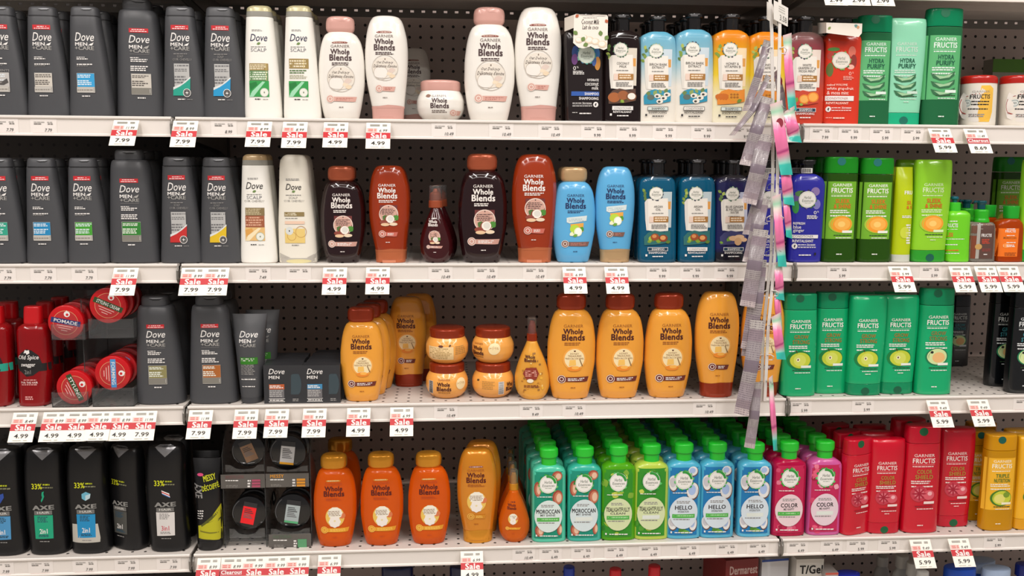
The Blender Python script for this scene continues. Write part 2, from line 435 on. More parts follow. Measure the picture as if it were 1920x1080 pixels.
def dove_big(key, col, crop='B1', dxx=0, faint=False):
    P = Proto('shampoo_bottle', 'B1', (955, 835), .012, .03); PROTO[key] = P
    P.solid('body', [(835, 785, 1130), (815, 779, 1128), (700, 778, 1118), (500, 778, 1094), (300, 779, 1066), (170, 781, 1046), (135, 784, 1036, .92), (112, 790, 1020, .85)], CH, n=2.8, rb=.004, rt=.004)
    P.solid('cap', [(112, 808, 1000, .72), (80, 806, 998, .72), (42, 810, 990, .66)], CH, n=2.8, rb=.0005, rt=.004)
    P.p([(850, 62), (880, 56), (925, 56), (955, 62), (925, 72), (880, 72)], ink('#101012')); P.p([(850, 54), (955, 54), (930, 60), (875, 60)], ink('#8c8e92'))  # shaded notch and shiny highlight on the cap, both painted as flat patches
    P.r(832, 243, 962, 272, RED); P.g(850, 248, 935, 256, 1, WH); P.g(842, 260, 955, 268, 1, WH)
    P.t('Dove', 832, 290, 968, 340, WH, .005, .28); P.t('MEN', 835, 355, 920, 378, WH, .03); bird(P, 930, 366, 36, SIL); P.t('+CARE', 838, 382, 970, 405, SIL, .02)
    P.r(840, 414, 970, 416, GY); P.g(842, 434, 900, 443, 1, WH); P.g(845, 444, 958, 468, 2, WH); P.g(845, 490, 970, 528, 3, WH)
    P.r(848, 543, 987, 682, SIL); P.r(851, 546, 984, 636, ink(col)); P.r(851, 637, 984, 679, ink('#807d74')); k = ink('#e3e8dc') if col != '#c9c3b8' else ink('#55504c')
    P.g(856, 553, 965, 574, 2, k); P.g(856, 588, 960, 628, 3, k); P.r(974, 645, 977, 672, WH); P.g(893, 697, 946, 711, 1, WH)
    return P.done()
dove_big('db_green', '#2c7d2c'); dove_big('db_white', '#c9c3b8'); dove_big('db_olive', '#8a8456'); dove_big('db_orange', '#a8622a')

def dove_white(key, kind):
    P = Proto('shampoo_bottle', 'A2', (213, 860), .012, .021); PROTO[key] = P
    cr = matte('#f0eee6')
    P.solid('body', [(860, 84, 346), (845, 78, 349), (700, 78, 338), (500, 80, 318), (300, 83, 297), (132, 87, 279, .9)], cr, n=2.7, rb=.003, rt=.0005)
    capc = '#c5bd93' if kind != 'brown' else '#b59a72'
    P.solid('cap_band', [(131, 87, 277, .88), (92, 89, 272, .85)], M('#a7a59b', .2, trans=.25), n=2.7, rb=.0003, rt=.0003, N=4)
    P.solid('cap', [(92, 89, 272, .85), (70, 92, 268, .8), (47, 108, 262, .72)], M(capc, .25, metal=.15), n=2.7, rb=.0003, rt=.006, N=10)
    navy = ink('#252a4a') if kind != 'brown' else ink('#33302e')
    P.g(124, 214, 204, 230, 2, GY); P.t('Dove', 112, 250, 236, 300, navy, .005, .28); P.r(118, 318, 222, 319, ink('#c8b98a')); P.leaf(160, 322, 30, 20, ink('#6d8a4c'))
    P.g(118, 336, 226, 346, 1, GY); P.t('SCALP', 118, 352, 230, 375, ink('#77777c'))
    if kind == 'green':
        P.r(107, 460, 245, 512, ink('#9c854e')); P.r(107, 512, 245, 586, ink('#668a5c')); P.g(112, 466, 240, 506, 3, ink('#e6dcc0')); P.g(112, 518, 240, 580, 4, ink('#dfe8d4')); P.r(226, 458, 232, 588, ink('#e8d48a'))
        pic = (107, 586, 252, 702, '#2f9a4a', '#9fd8b4')
    elif kind == 'green2':
        P.r(107, 425, 250, 497, ink('#9c854e')); P.g(112, 432, 244, 490, 3, ink('#e6dcc0')); P.r(210, 424, 215, 498, ink('#e8d48a')); P.g(112, 503, 244, 535, 2, ink('#5d7a4c')); P.g(112, 540, 240, 572, 3, ink('#b5b49a'))
        pic = (107, 586, 250, 700, '#2f9a4a', '#9fd8b4')
    else:
        P.t('CUIR CHEVELU', 100, 384, 246, 398, ink('#88837c')); P.r(107, 440, 250, 500, ink('#85724c')); P.r(107, 500, 250, 588, ink('#9d5a3c')); P.g(112, 446, 244, 494, 4, ink('#c8bb98')); P.g(112, 506, 244, 580, 4, ink('#d9a88c'))
        pic = (107, 588, 254, 690, '#e0b878', '#f0e0b8')
    x0, y0, x1, y1, c1, c2 = pic; P.r(x0, y0, x1, y1, ink(c1))
    P.p([(x0, y1), (x0+30, y1), (x1-30, y0+8), (x1-50, y0+4), (x0+20, y1-40)], ink(c2)); P.p([(x0, y0+20), (x0+50, y0+6), (x0+60, y0+30), (x0+10, y0+70)], ink('#1f7a38' if c1[1] == '2' else '#d9a050'))
    P.e_(x1-36, y1-32, 33, 33, ink('#e6e8de')); P.o(x1-36, y1-32, 33, 29, ink('#a8b8a4')); P.e_(x1-36, y1-32, 5, 7, ink('#7d8a74')); P.g(148, 712, 190, 724, 1, BK); P.g(205, 716, 246, 723, 1, GY)
    return P.done()
dove_white('dw_green', 'green'); dove_white('dw_green2', 'green2'); dove_white('dw_brown', 'brown')
# inverted cream conditioner of the second shelf
P = Proto('conditioner_bottle', 'B2', (488, 830), .012, .021); PROTO['dw_cond'] = P
P.solid('body', [(830, 360, 615), (815, 356, 619), (600, 350, 605), (400, 352, 582), (250, 355, 566), (120, 360, 548, .9), (88, 375, 535, .8), (72, 400, 510, .6)], matte('#e9e4d6'), n=2.7, rb=.003, rt=.003)
P.r(357, 790, 617, 826, M('#b9b4aa', .25, kind='foil')); P.p([(357, 755), (430, 790), (357, 792)], M('#b9b4aa', .25, kind='foil')); P.p([(615, 752), (616, 792), (545, 790)], M('#b9b4aa', .25, kind='foil')); P.e_(488, 815, 90, 12, ink('#d9cf9c'))
P.g(398, 238, 498, 256, 2, GY); P.t('Dove', 397, 276, 505, 318, ink('#33302e'), .005, .28); P.leaf(440, 334, 26, 20, ink('#6d8a4c')); P.g(398, 350, 505, 360, 1, GY); P.t('SCALP', 420, 366, 480, 380, GY); P.t('CUIR CHEVELU', 385, 388, 525, 401, GY)
P.r(388, 472, 528, 502, ink('#8f7c50')); P.g(392, 476, 480, 498, 2, ink('#e0d8c0')); P.g(395, 512, 480, 520, 1, GY); P.r(392, 535, 530, 556, ink('#e8c8b0')); P.r(392, 588, 534, 688, ink('#e5c878')); P.o(440, 640, 32, 29, ink('#b8863c')); P.o(505, 610, 40, 37, ink('#b8863c')); P.e_(424, 604, 28, 28, ink('#d6dad6')); P.e_(424, 604, 4, 6, BK); P.g(440, 698, 490, 708, 1, GY); P.done()

# ---------------------------------------------------------------- oval shampoo with rounded cap
WBV = dict(
 oat=dict(body=gloss('#efebe3'), cap=M('#d9a79c', .2, metal=.1), ink='#4a3436', thin='#7d716a', rib='#d7a79a', art='oat'),
 coco=dict(body=M('#20070b', .1, coat=.6), cap=M('#b0583a', .25, metal=.4), ink='#f0e9e2', thin='#f0e9e2', rib='#c99a8c', art='coco'),
 cocor=dict(body=M('#98320f', .14, coat=.5), cap=M('#c87048', .25, metal=.3), ink='#f0e9e2', thin='#f0e9e2', rib='#c9695a', art='coco'),
 blue=dict(body=gloss('#5faedd'), cap=M('#c3a277', .25, metal=.3), ink='#1c2c5c', thin='#27406c', rib='#7d5a50', art='blue'),
 honey=dict(body=M('#eda23a', .14, coat=.5), cap=M('#97351a', .2, metal=.35), ink='#4a1414', thin='#a05f20', rib='#6c2a20', art='honey'),
 orange=dict(body=gel('#ee6410', .3), cap=M('#d9942a', .2, metal=.5), ink='#5a1408', thin='#c04a10', rib='#e39a20', art='cam'),
 orangec=dict(body=M('#dd8c22', .18, metal=.3, coat=.4), cap=M('#d9942a', .2, metal=.5), ink='#5a1408', thin='#a85a14', rib='#cf861c', art='cam'))
def wb_art(P, art, cx, cy, r):
    if art == 'oat':
        P.e_(cx, cy, r, r*.82, ink('#e4dccf')); P.o(cx, cy, r, r*.965, ink('#bfb5aa')); P.e_(cx-r*.32, cy+r*.36, r*.55, r*.42, ink('#ece6de')); P.o(cx-r*.32, cy+r*.36, r*.55, r*.51, ink('#c6bcb0'))
        P.leaf(cx+r*.1, cy+r*.5, r*.5, 20, ink('#ead9bf')); P.leaf(cx+r*.3, cy+r*.65, r*.5, 5, ink('#e6d2b4')); P.leaf(cx+r*.2, cy+r*.25, r*.6, 10, ink('#dcc9bd'))
        P.t('Oat Delicacy', cx-r*.62, cy-r*.5, cx+r*.62, cy-r*.27, ink('#4a3a38'), 0, .4); P.t("Délicatesse d'avoine", cx-r*.86, cy-r*.25, cx+r*.88, cy-r*.02, ink('#4a3a38'), 0, .4); P.leaf(cx, cy-r*.58, r*.14, 90, ink('#7a6a5a'))
    elif art == 'coco':
        P.r(cx-r*.9, cy-r*.95, cx+r*.9, cy+r*.2, ink('#6e3230')); P.e_(cx, cy, r, r*.95, ink('#d1a595')); P.o(cx, cy, r*1.0, r*.92, ink('#e8d4c6'))
        P.g(cx-r*.7, cy-r*.6, cx+r*.72, cy+r*.05, 4, ink('#5f4340')); P.leaf(cx, cy-r*.72, r*.16, 90, BK)
        P.leaf(cx-r*.1, cy+r*.5, r*.6, 150, ink('#4f7038'), .5); P.leaf(cx+r*.5, cy+r*.6, r*.65, 40, ink('#4c8a34'), .5)
        P.e_(cx+r*.12, cy+r*.55, r*.52, r*.5, ink('#8a3f30')); P.e_(cx+r*.16, cy+r*.5, r*.44, r*.42, ink('#f1ece0')); P.e_(cx+r*.2, cy+r*.47, r*.3, r*.29, ink('#dcd9cf'))
        P.e_(cx-r*.5, cy+r*.82, r*.4, r*.22, ink('#8d4436')); P.e_(cx-r*.35, cy+r*1.08, r*.45, r*.17, ink('#e6c39c')); P.e_(cx+r*.5, cy+r*1.05, r*.42, r*.18, ink('#ead5b8'))
    elif art == 'honey':
        P.e_(cx, cy, r*1.1, r*1.08, ink('#f0a848')); P.e_(cx, cy, r*.94, r*.94, ink('#f4dfae')); P.leaf(cx-r*.08, cy-r*.8, r*.18, -60, ink('#5a2a18')); P.leaf(cx+r*.08, cy-r*.8, r*.18, -120, ink('#5a2a18'))
        P.t('HONEY', cx-r*.4, cy-r*.56, cx+r*.4, cy-r*.4, ink('#8a5a34')); P.t('TREASURES', cx-r*.62, cy-r*.34, cx+r*.62, cy-r*.18, ink('#8a5a34')); P.t('TRÉSORS DE MIEL', cx-r*.88, cy-r*.12, cx+r*.88, cy+r*.04, ink('#8a5a34'))
        P.p([(cx-r*.45, cy+r*.1), (cx+r*.1, cy+r*.08), (cx+r*.16, cy+r*.6), (cx-r*.5, cy+r*.66)], ink('#f2c060')); P.e_(cx, cy+r*.92, r*.62, r*.26, ink('#ea8a28')); P.e_(cx+r*.1, cy+r*.82, r*.36, r*.16, ink('#f6b450')); P.p([(cx+r*.42, cy), (cx+r*.5, cy), (cx+r*.8, cy+r*.7), (cx+r*.7, cy+r*.72)], ink('#8a6a40'))
    elif art == 'blue':
        P.p([(cx-r, cy-r*.95), (cx-r*.8, cy-r*1.0), (cx+r*1.1, cy-r*1.15), (cx+r*1.05, cy-r*.62), (cx-r*.7, cy-r*.38), (cx-r*.98, cy-r*.5)], ink('#d5e2e2')); P.g(cx-r*.8, cy-r*.9, cx+r*.9, cy-r*.55, 2, ink('#aebfc2'))
        P.p([(cx-r*.6, cy-r*.3), (cx+r*.75, cy-r*.42), (cx+r*.75, cy+r*.5), (cx-r*.5, cy+r*.5)], ink('#e8a848')); P.e_(cx-r*.15, cy+r*.2, r*.5, r*.45, ink('#b8d840')); P.leaf(cx+r*.4, cy+r*.5, r*.6, 60, ink('#4f9a2c'), .45)
        P.e_(cx+r*.2, cy+r*.5, r*.42, r*.46, ink('#e9f0d8')); P.e_(cx+r*.24, cy+r*.48, r*.32, r*.36, ink('#f6f8ee')); P.leaf(cx-r*.6, cy+r*.9, r*.5, 60, ink('#eef0c0')); P.leaf(cx-r*.65, cy+r*.8, r*.5, 10, ink('#f0f0cc')); P.leaf(cx-r*.3, cy+r*.95, r*.5, 20, ink('#6fa838'))
    else:
        P.e_(cx, cy, r*.9, r, ink('#e9c25c')); P.e_(cx+r*.65, cy-.1*r, r*.32, r*.3, ink('#d87a4a')); P.e_(cx, cy-r*.38, r*.68, r*.6, ink('#f2ecdc'), wob=.05, lob=10); P.g(cx-r*.6, cy-r*.62, cx+r*.6, cy-r*.08, 4, ink('#a08a74')); P.e_(cx-r*.02, cy+r*.48, r*.55, r*.55, ink('#f1e9df'), wob=.07, lob=8); P.e_(cx-r*.02, cy+r*.38, r*.1, r*.09, ink('#e8d8a0'))
def wb_name(P, x0, x1, y, w, w2, V, h=1.0, garn=True):
    th, ik = ink(V['thin']), ink(V['ink'])
    if garn: P.t('GARNIER', x0, y, x1, y+19*h, th, 0)
    P.t('Whole', x0-2+w, y+29*h, x1-w, y+66*h, ik, .035); P.t('Blends', x0-9-w2, y+69*h, x1+15+w2, y+112*h, ik, .035)
def ribbon(P, x, y, r, x1, V, flat=False):
    c = ink(V['rib']); P.p([(x+r*.6, y-r*.55), (x1, y-r*.45), (x1-10, y+r*.75), (x1-30, y+r*.8), (x+r*.6, y+r*.6)], c); P.g(x+r*1.5, y-r*.3, x1-24, y+r*.5, 2, WH if V['art'] in ('honey', 'coco') else ink('#b5776c') if V['art'] != 'cam' else ink('#f2c860'))
    P.e_(x, y, r, r, c); P.o(x, y, r, r*.86, ink('#e8d8cc') if V['art'] != 'cam' else ink('#f2c860')); P.o(x, y, r*.55, r*.38, ink('#f0e4da') if V['art'] != 'cam' else ink('#f2c860'))
def wb_shampoo(key, v, gscale=1):
    V = WBV[v]; P = Proto('shampoo_bottle', 'A2', (777, 865), .012, .025); PROTO[key] = P
    P.solid('body', [(865, 660, 898, .8), (850, 654, 903, .86), (800, 640, 914), (700, 622, 931), (600, 611, 943), (500, 610, 943), (400, 618, 934), (320, 632, 917), (270, 650, 890, .9), (248, 668, 868, .75), (240, 690, 845, .6)], V['body'], n=2.3, rb=.003, rt=.001, N=34)
    P.solid('cap', [(246, 684, 850, .62), (232, 670, 862, .72), (215, 664, 868, .76), (180, 663, 869, .76), (150, 668, 864, .74), (128, 682, 848, .64)], V['cap'], n=2.4, rb=.001, rt=.005)
    P.p([(735, 138), (755, 132), (800, 132), (818, 138), (800, 158), (755, 158)], V['cap'])
    if v in ('oat', 'orange'): P.p([(703, 312), (720, 306), (760, 304), (800, 306), (820, 312), (812, 319), (712, 319)], ink('#8a4a40' if v == 'oat' else '#d99a30')); P.g(716, 308, 806, 316, 1, ink('#e8d0c0'))
    wb_name(P, 697, 832, 330, 0, 0, V); P.g(705, 453, 832, 478, 2, ink(V['thin'] if v != 'oat' else V['ink']))
    if v == 'blue': wb_art(P, 'blue', 775, 585, 76)
    elif v == 'orange': wb_art(P, 'cam', 775, 610, 84)
    elif v == 'oat': wb_art(P, 'oat', 770, 568, 102)
    else: wb_art(P, V['art'], 778, 572, 76)
    ribbon(P, 694, 716, 28, 886, V); P.g(757, 771, 790, 781, 1, ink(V['thin']))
    return P.done()
for k, v in (('ws_oat', 'oat'), ('ws_coco', 'coco'), ('ws_blue', 'blue'), ('ws_honey', 'honey'), ('ws_orange', 'orange')): wb_shampoo(k, v)
def wb_cond(key, v):
    V = WBV[v]; P = Proto('conditioner_bottle', 'A2', (1095, 868), .012, .025); PROTO[key] = P
    P.solid('body', [(772, 985, 1220, .9), (700, 970, 1226, .95), (600, 950, 1236), (500, 938, 1243), (400, 935, 1245), (300, 941, 1239), (210, 955, 1220, .92), (160, 972, 1203, .82), (132, 992, 1180, .7), (122, 1010, 1160, .6)], V['body'], n=2.3, rb=.001, rt=.004, N=34)
    P.solid('cap', [(868, 990, 1215, .86), (820, 988, 1217, .88), (772, 984, 1220, .9)], V['cap'], n=2.3, rb=.002, rt=.0003, N=8)
    P.p([(984, 772), (1040, 766), (1100, 758), (1160, 762), (1221, 772), (1221, 785), (984, 785)], V['cap']); P.r(1038, 846, 1140, 867, M('#d98c6a', .25, metal=.2) if v in ('coco', 'cocor') else V['cap']); P.r(1038, 845, 1140, 847, ink('#a8725e'))
    if v in ('oat', 'orangec'): P.p([(1015, 236), (1030, 229), (1072, 227), (1115, 229), (1130, 236), (1120, 242), (1024, 242)], ink('#8a4a40')); P.g(1026, 231, 1120, 240, 1, ink('#e8d0c0'))
    wb_name(P, 1006, 1138, 255, 0, -2, V); P.g(1010, 376, 1143, 400, 2, ink(V['thin'] if v != 'oat' else V['ink']))
    if v == 'oat': wb_art(P, 'oat', 1079, 492, 96)
    elif v == 'blue': wb_art(P, 'blue', 1080, 500, 76)
    elif v == 'orangec': wb_art(P, 'cam', 1080, 520, 84)
    else: wb_art(P, V['art'], 1085, 488, 74)
    ribbon(P, 1037, 641, 27, 1156, V); P.g(1063, 702, 1096, 711, 1, ink(V['thin']))
    return P.done()
for k, v in (('wc_oat', 'oat'), ('wc_coco', 'cocor'), ('wc_blue', 'blue'), ('wc_honey', 'honey'), ('wc_orange', 'orangec')): wb_cond(k, v)
def wb_jar(key, v, mode):
    V = WBV[v]; P = Proto('hair_mask_jar', 'A2', (1493, 876), .012, .043); PROTO[key] = P
    P.solid('body', [(876, 1385, 1600), (862, 1362, 1625), (830, 1335, 1650), (780, 1321, 1665), (740, 1321, 1666), (700, 1332, 1655), (672, 1348, 1640), (662, 1354, 1634)], V['body'] if v == 'oat' else gloss('#f0a850'), n=2, rb=.002, rt=.001, rnd=True)
    P.solid('lid', [(666, 1351, 1637), (640, 1348, 1638), (604, 1348, 1636), (588, 1356, 1628)], V['cap'], n=2, rb=.001, rt=.004, rnd=True, N=10)
    if mode == 0:
        P.leaf(1385, 700, 40, 10, ink('#8d6a5a')); P.t('GARNIER', 1430, 690, 1536, 706, ink(V['thin'])); P.t('Whole', 1428, 713, 1540, 746, ink(V['ink']), .035); P.t('Blends', 1420, 749, 1554, 786, ink(V['ink']), .035); P.g(1430, 797, 1545, 822, 2, ink(V['thin']))
        ribbon(P, 1585, 820, 26, 1640, V)
    elif mode == 1:      # front with honey circle at the right
        P.r(1345, 720, 1378, 830, WH); [P.r(1348, 722+i*9, 1375, 727+i*9, BK) for i in range(12)]
        P.t('GARNIER', 1420, 694, 1520, 710, ink(V['thin'])); P.t('Whole', 1412, 722, 1516, 756, ink(V['ink']), .035); P.t('Blends', 1408, 760, 1528, 798, ink(V['ink']), .035); P.e_(1606, 742, 36, 52, ink('#f4dfae')); P.g(1578, 720, 1634, 750, 3, ink('#b08850'))
        P.g(1420, 806, 1520, 822, 1, ink('#b07830'))
    elif mode == 2:      # back panel with small print
        P.r(1345, 722, 1545, 832, ink('#efd09a')); P.g(1352, 728, 1530, 826, 7, ink('#b08c50')); P.e_(1440, 715, 20, 10, ink('#5a2a18')); P.leaf(1505, 718, 26, 40, ink('#5a3a18')); P.g(1560, 715, 1640, 790, 5, ink('#b88848'))
    else:                # turned so that the bar code faces out
        P.g(1395, 715, 1500, 790, 5, ink('#c08a40')); P.r(1530, 722, 1576, 838, WH); [P.r(1533, 726+i*10, 1573, 731+i*10, BK) for i in range(11)]
        P.leaf(1355, 724, 24, 40, ink('#5a3a18')); P.t('Who', 1600, 740, 1648, 775, ink(V['ink']), .035); P.t('Ble', 1594, 778, 1644, 812, ink(V['ink']), .035)
    return P.done()
wb_jar('jar_oat', 'oat', 0); wb_jar('jar_front', 'honey', 1); wb_jar('jar_back', 'honey', 2); wb_jar('jar_code', 'honey', 3)
def wb_spray(key, v):
    V = WBV[v]; P = Proto('spray_bottle', 'C3', (521, 690), .012, .026); PROTO[key] = P
    body = {'honey': gloss('#e0a03c'), 'coco': M('#3a0c10', .1, coat=.5), 'orange': gel('#e46a14', .3)}[v]
    cw = 0 if v != 'coco' else 14
    P.solid('body', [(690, 478, 572, .8), (675, 458, 588, .9), (640, 430, 612), (590, 415, 627), (550, 413, 628), (500, 421, 618), (450, 436, 602), (400, 456, 582, .9), (350, 478, 560, .7), (322, 489, 549, .6)], body, n=2.2, rb=.003, rt=.002, N=34)
    P.solid('collar', [(322, 486-cw, 552+cw), (276, 488-cw, 550+cw)], V['cap'], n=2, rnd=True, rb=.0008, rt=.0008, N=4)
    P.solid('pump', [(276, 494-cw, 545+cw), (230, 497-cw, 542+cw), (215, 503, 538), (198, 506, 534)], V['cap'], n=2, rnd=True, rb=.0005, rt=.002, N=12)
    mb = MB(); so = P.solids[-1]; x0, z0 = P.L(490-cw, 276, True); x1, z1 = P.L(549+cw, 180, True); r = (x1-x0)/2; c = (x0+x1)/2; K = 28
    rg = lambda q, z: [(c+q*math.cos(2*math.pi*k/K), q*math.sin(2*math.pi*k/K), z) for k in range(K)]
    mb.rings([rg(r, z0), rg(r, z1-.002), rg(r-.002, z1), rg(r-.003, z1-.0012), rg(r-.0012, z1-.003), rg(r-.0012, z0)], clear(), False, False)
    mb.rings([rg(r-.003, z1-.0012), rg(r-.003, z1)], clear()); mb.build('overcap', P.root); P.H = max(P.H, z1)
    if v == 'honey':
        for i in range(46):
            x, y = random.uniform(450, 596), random.uniform(400, 640)
            if abs(x-521) < 20+(y-380)*.3: P.e_(x, y, random.uniform(4, 9), random.uniform(4, 9), ink(random.choice(['#e8b23c', '#b87a28', '#d8952c', '#f0d080', '#9a6a30'])), K=10)
        P.t('Whole', 476, 412, 538, 430, ink(V['ink']), .035); P.t('Blends', 472, 433, 544, 452, ink(V['ink']), .035); P.p([(482, 490), (545, 488), (562, 525), (545, 562), (485, 562), (462, 525)], ink('#8f3424')); P.g(478, 505, 550, 545, 4, ink('#e8b0a0')); P.e_(508, 570, 20, 12, ink('#f0e6d0')); P.g(470, 595, 580, 612, 2, ink('#6c2a20'))
    else:
        P.g(480, 395, 530, 408, 1, ink(V['ink'])); P.t('Whole', 478, 412, 534, 430, ink(V['ink']), .03); P.t('Blends', 476, 433, 538, 452, ink(V['ink']), .03); wb_art(P, V['art'], 516, 520, 38); ribbon(P, 475, 585, 13, 570, V); P.g(508, 618, 526, 624, 1, ink(V['thin']))
    return P.done()
wb_spray('sp_honey', 'honey'); wb_spray('sp_coco', 'coco'); wb_spray('sp_orange', 'orange')

# ---------------------------------------------------------------- rectangular pump-less bottle with black flip cap
BLK = M('#141314', .16, coat=.4)
def he_shape(P, bodymat, capmat=BLK, dx=0):
    P.solid('body', [(888, 1549, 1824), (872, 1546, 1828), (700, 1550, 1831), (500, 1556, 1832), (320, 1560, 1829), (268, 1568, 1822, .95), (242, 1590, 1802, .85), (228, 1622, 1776, .7), (220, 1645, 1758, .6)], bodymat, n=3.6, rb=.003, rt=.002, N=34)
    P.solid('neck', [(222, 1652, 1750), (135, 1654, 1752)], capmat, n=2.4, T=.0125, rb=.0005, rt=.0005, N=6)
    P.solid('cap', [(138, 1646, 1762), (125, 1640, 1766), (104, 1642, 1764)], capmat, n=2.4, T=.016, rb=.002, rt=.003, N=6)
    P.p([(1675, 108), (1735, 108), (1728, 122), (1682, 122)], ink('#5a5a5c'))
def wreath(P, cx, cy, r, cols, tx=True, fill='#ece9df'):
    for i in range(14):
        a = i*360/14+random.uniform(-8, 8); P.leaf(cx+r*.82*math.cos(math.radians(a)), cy-r*.82*math.sin(math.radians(a)), r*.42, a+random.uniform(20, 60), ink(random.choice(cols)), .4)
    P.e_(cx, cy, r*.96, r, ink(fill)); P.o(cx, cy, r*.92, r*.88, ink('#b8c8b0'))
    if tx: P.t('Herbal', cx-r*.42, cy-r*.42, cx+r*.44, cy-r*.06, ink('#4a5a48'), .0, .1); P.t('Essences', cx-r*.66, cy-.02*r, cx+r*.72, cy+r*.3, ink('#4a5a48'), .0, .1); P.g(cx-r*.35, cy+r*.4, cx+r*.4, cy+r*.5, 1, ink('#9aa592'))
def he_paper(key, bodymat, title, box, word, art, dark=False, swash='#2a8fae', right='#c9d8e0'):
    P = Proto('shampoo_bottle' if word != 'REVITALISANT' else 'conditioner_bottle', 'A3', (1690, 888), .012, .021); PROTO[key] = P
    he_shape(P, bodymat); kt = ink('#3c3a38') if not dark else WH
    P.r(1736, 345, 1802, 620, ink(right)); P.r(1765, 420, 1800, 480, ink('#d99a4a')); P.leaf(1750, 620, 90, 75, ink('#4a7a90'), .14); P.leaf(1765, 600, 110, 85, ink('#dfe6e8'), .08)
    for i in range(5): P.leaf(1612+random.uniform(-4, 10), 350+i*22, 34, random.uniform(60, 160), ink(random.choice(['#7d9a3c', '#5c7a3a', '#a8b85a'])), .35)
    P.p([(1606, 425), (1625, 400), (1640, 398), (1640, 640), (1618, 640), (1610, 560)], ink('#dcd8cf'))
    P.p([(1632, 398), (1780, 395), (1782, 520), (1780, 645), (1700, 650), (1632, 640)], ink('#ebe6dc'))
    wreath(P, 1692, 358, 50, ['#4f7d5a', '#2f5a48', '#3a3f52', '#8fb090'])
    y = 450
    for i, t in enumerate(title):
        w = min(132, 13*len(t)); P.t(t, 1708-w/2, y, 1708+w/2, y+16, ink('#4b4744')); y += 22
    P.g(1660, y+10, 1745, y+20, 1, GY)
    P.r(1640, 533, 1672, 580, ink('#e6cdbd')); P.r(1672, 533, 1781, 578, M('#c08a4a', .3, metal=.4, kind='foil')); P.g(1680, 538, 1775, 572, 2, ink('#f0dcc0')); P.g(1655, 592, 1776, 628, 3, GY)
    P.p([(1598, 690), (1630, 655), (1680, 640), (1750, 655), (1796, 640), (1796, 730), (1720, 745), (1640, 750), (1600, 752)], ink(swash))
    for a in art: (P.leaf if a[0] == 'l' else P.e_)(*a[1:])
    P.r(1626, 768, 1776, 798, kt)
    if box == 'CONDITIONER': P.r(1629, 771, 1773, 795, ink('#e8e4dc') if not dark else WH); P.t(box, 1640, 777, 1764, 790, ink('#55504c'), .0)
    else: P.r(1629, 771, 1773, 795, ink('#d2dcd6') if not dark else ink('#1c3c50')); P.t(box, 1655, 776, 1750, 791, kt, .02)
    P.t(word, 1632, 804, 1766, 818, kt, .02); P.g(1660, 832, 1742, 846, 1, kt); P.r(1608, 822, 1622, 838, kt)
    return P.done()
def leafy(cols, n=8, y=715):
    return [('l', 1625+i*150/n+random.uniform(-6, 6), y+random.uniform(-18, 18), random.uniform(28, 44), random.uniform(-60, 200), ink(random.choice(cols)), .35) for i in range(n)]
nuts = leafy(['#7d9a2c', '#9ab43c', '#5c7a2a'], 9) + [('e', 1680, 690, 30, 27, ink('#9a4a22')), ('e', 1676, 684, 16, 14, ink('#d08a50')), ('e', 1742, 700, 32, 27, ink('#8a3a1c')), ('e', 1740, 697, 20, 17, ink('#d89a5a'))]
birch = leafy(['#8aa05a', '#6a8248'], 6, 680) + [('e', 1650, 700, 26, 20, ink('#5a6a60'))] + [x for c in ((1700, 690), (1745, 705), (1770, 680), (1715, 730)) for x in (('e', c[0], c[1], 24, 17, ink('#e6e2d6')), ('e', c[0]-4, c[1]+2, 10, 8, ink('#3a3834')))]
coconut = leafy(['#8aa83a', '#5a7a2c'], 5, 725) + [('e', 1640, 705, 42, 36, ink('#a86030')), ('e', 1705, 690, 38, 34, ink('#9a5a30')), ('e', 1765, 700, 36, 32, ink('#7a4a2c')), ('e', 1767, 697, 27, 24, ink('#ece8dc'))]
comb = [('l', 1600+i*22, 720, 50, 70+i*12, ink('#c86a1c'), .5) for i in range(4)] + [('e', 1720, 695, 40, 30, ink('#d8942c'))]+[('e', 1700+(i % 3)*22, 680+(i//3)*20, 9, 8, ink('#a8641c')) for i in range(6)] + [('l', 1740, 735, 40, 30, ink('#6a8a34'))]
orangeart = leafy(['#6f9a3c', '#8ab04a'], 5, 735) + [('e', 1690, 705, 36, 34, ink('#e88a28')), ('e', 1690, 705, 28, 26, ink('#f0b058')), ('e', 1755, 690, 40, 38, ink('#e8822a')), ('e', 1755, 690, 31, 29, ink('#f2ac50'))]
ginger = leafy(['#8ab03c', '#6f9a34'], 7, 720) + [('e', 1700, 700, 34, 20, ink('#d8b088')), ('e', 1745, 690, 36, 18, ink('#dcb890')), ('e', 1735, 725, 26, 30, ink('#cfa478')), ('e', 1780, 712, 22, 16, ink('#d8b088'))]
dk = lambda h: M(h, .1, trans=.12, coat=.5)
he_paper('he_milk', dk('#1d1213'), ['COCONUT', 'MILK'], 'CONDITIONER', 'REVITALISANT', coconut, True, '#54392c', '#d8d0c0')
gb = grad([(0, '#e9e3d6'), (.38, '#e6e2d8'), (.62, '#9cc4d0'), (1, '#4aa2c2')], 0, .19)
he_paper('he_birch_s', gb, ['BIRCH BARK', 'EXTRACT'], 'SHAMPOO', 'SHAMPOOING', birch); he_paper('he_birch_c', gb, ['BIRCH BARK', 'EXTRACT'], 'CONDITIONER', 'REVITALISANT', birch)
gh = grad([(0, '#e9e3cc'), (.28, '#e9e2b8'), (.5, '#e8c832'), (.85, '#e08a14'), (1, '#d87a10')], 0, .19)
he_paper('he_honey_s', gh, ['HONEY &', 'VITAMIN B'], 'SHAMPOO', 'SHAMPOOING', comb, False, '#e08a2c', '#f0d8b0'); he_paper('he_honey_c', gh, ['HONEY &', 'VITAMIN B'], 'CONDITIONER', 'REVITALISANT', comb, False, '#e08a2c', '#f0d8b0')
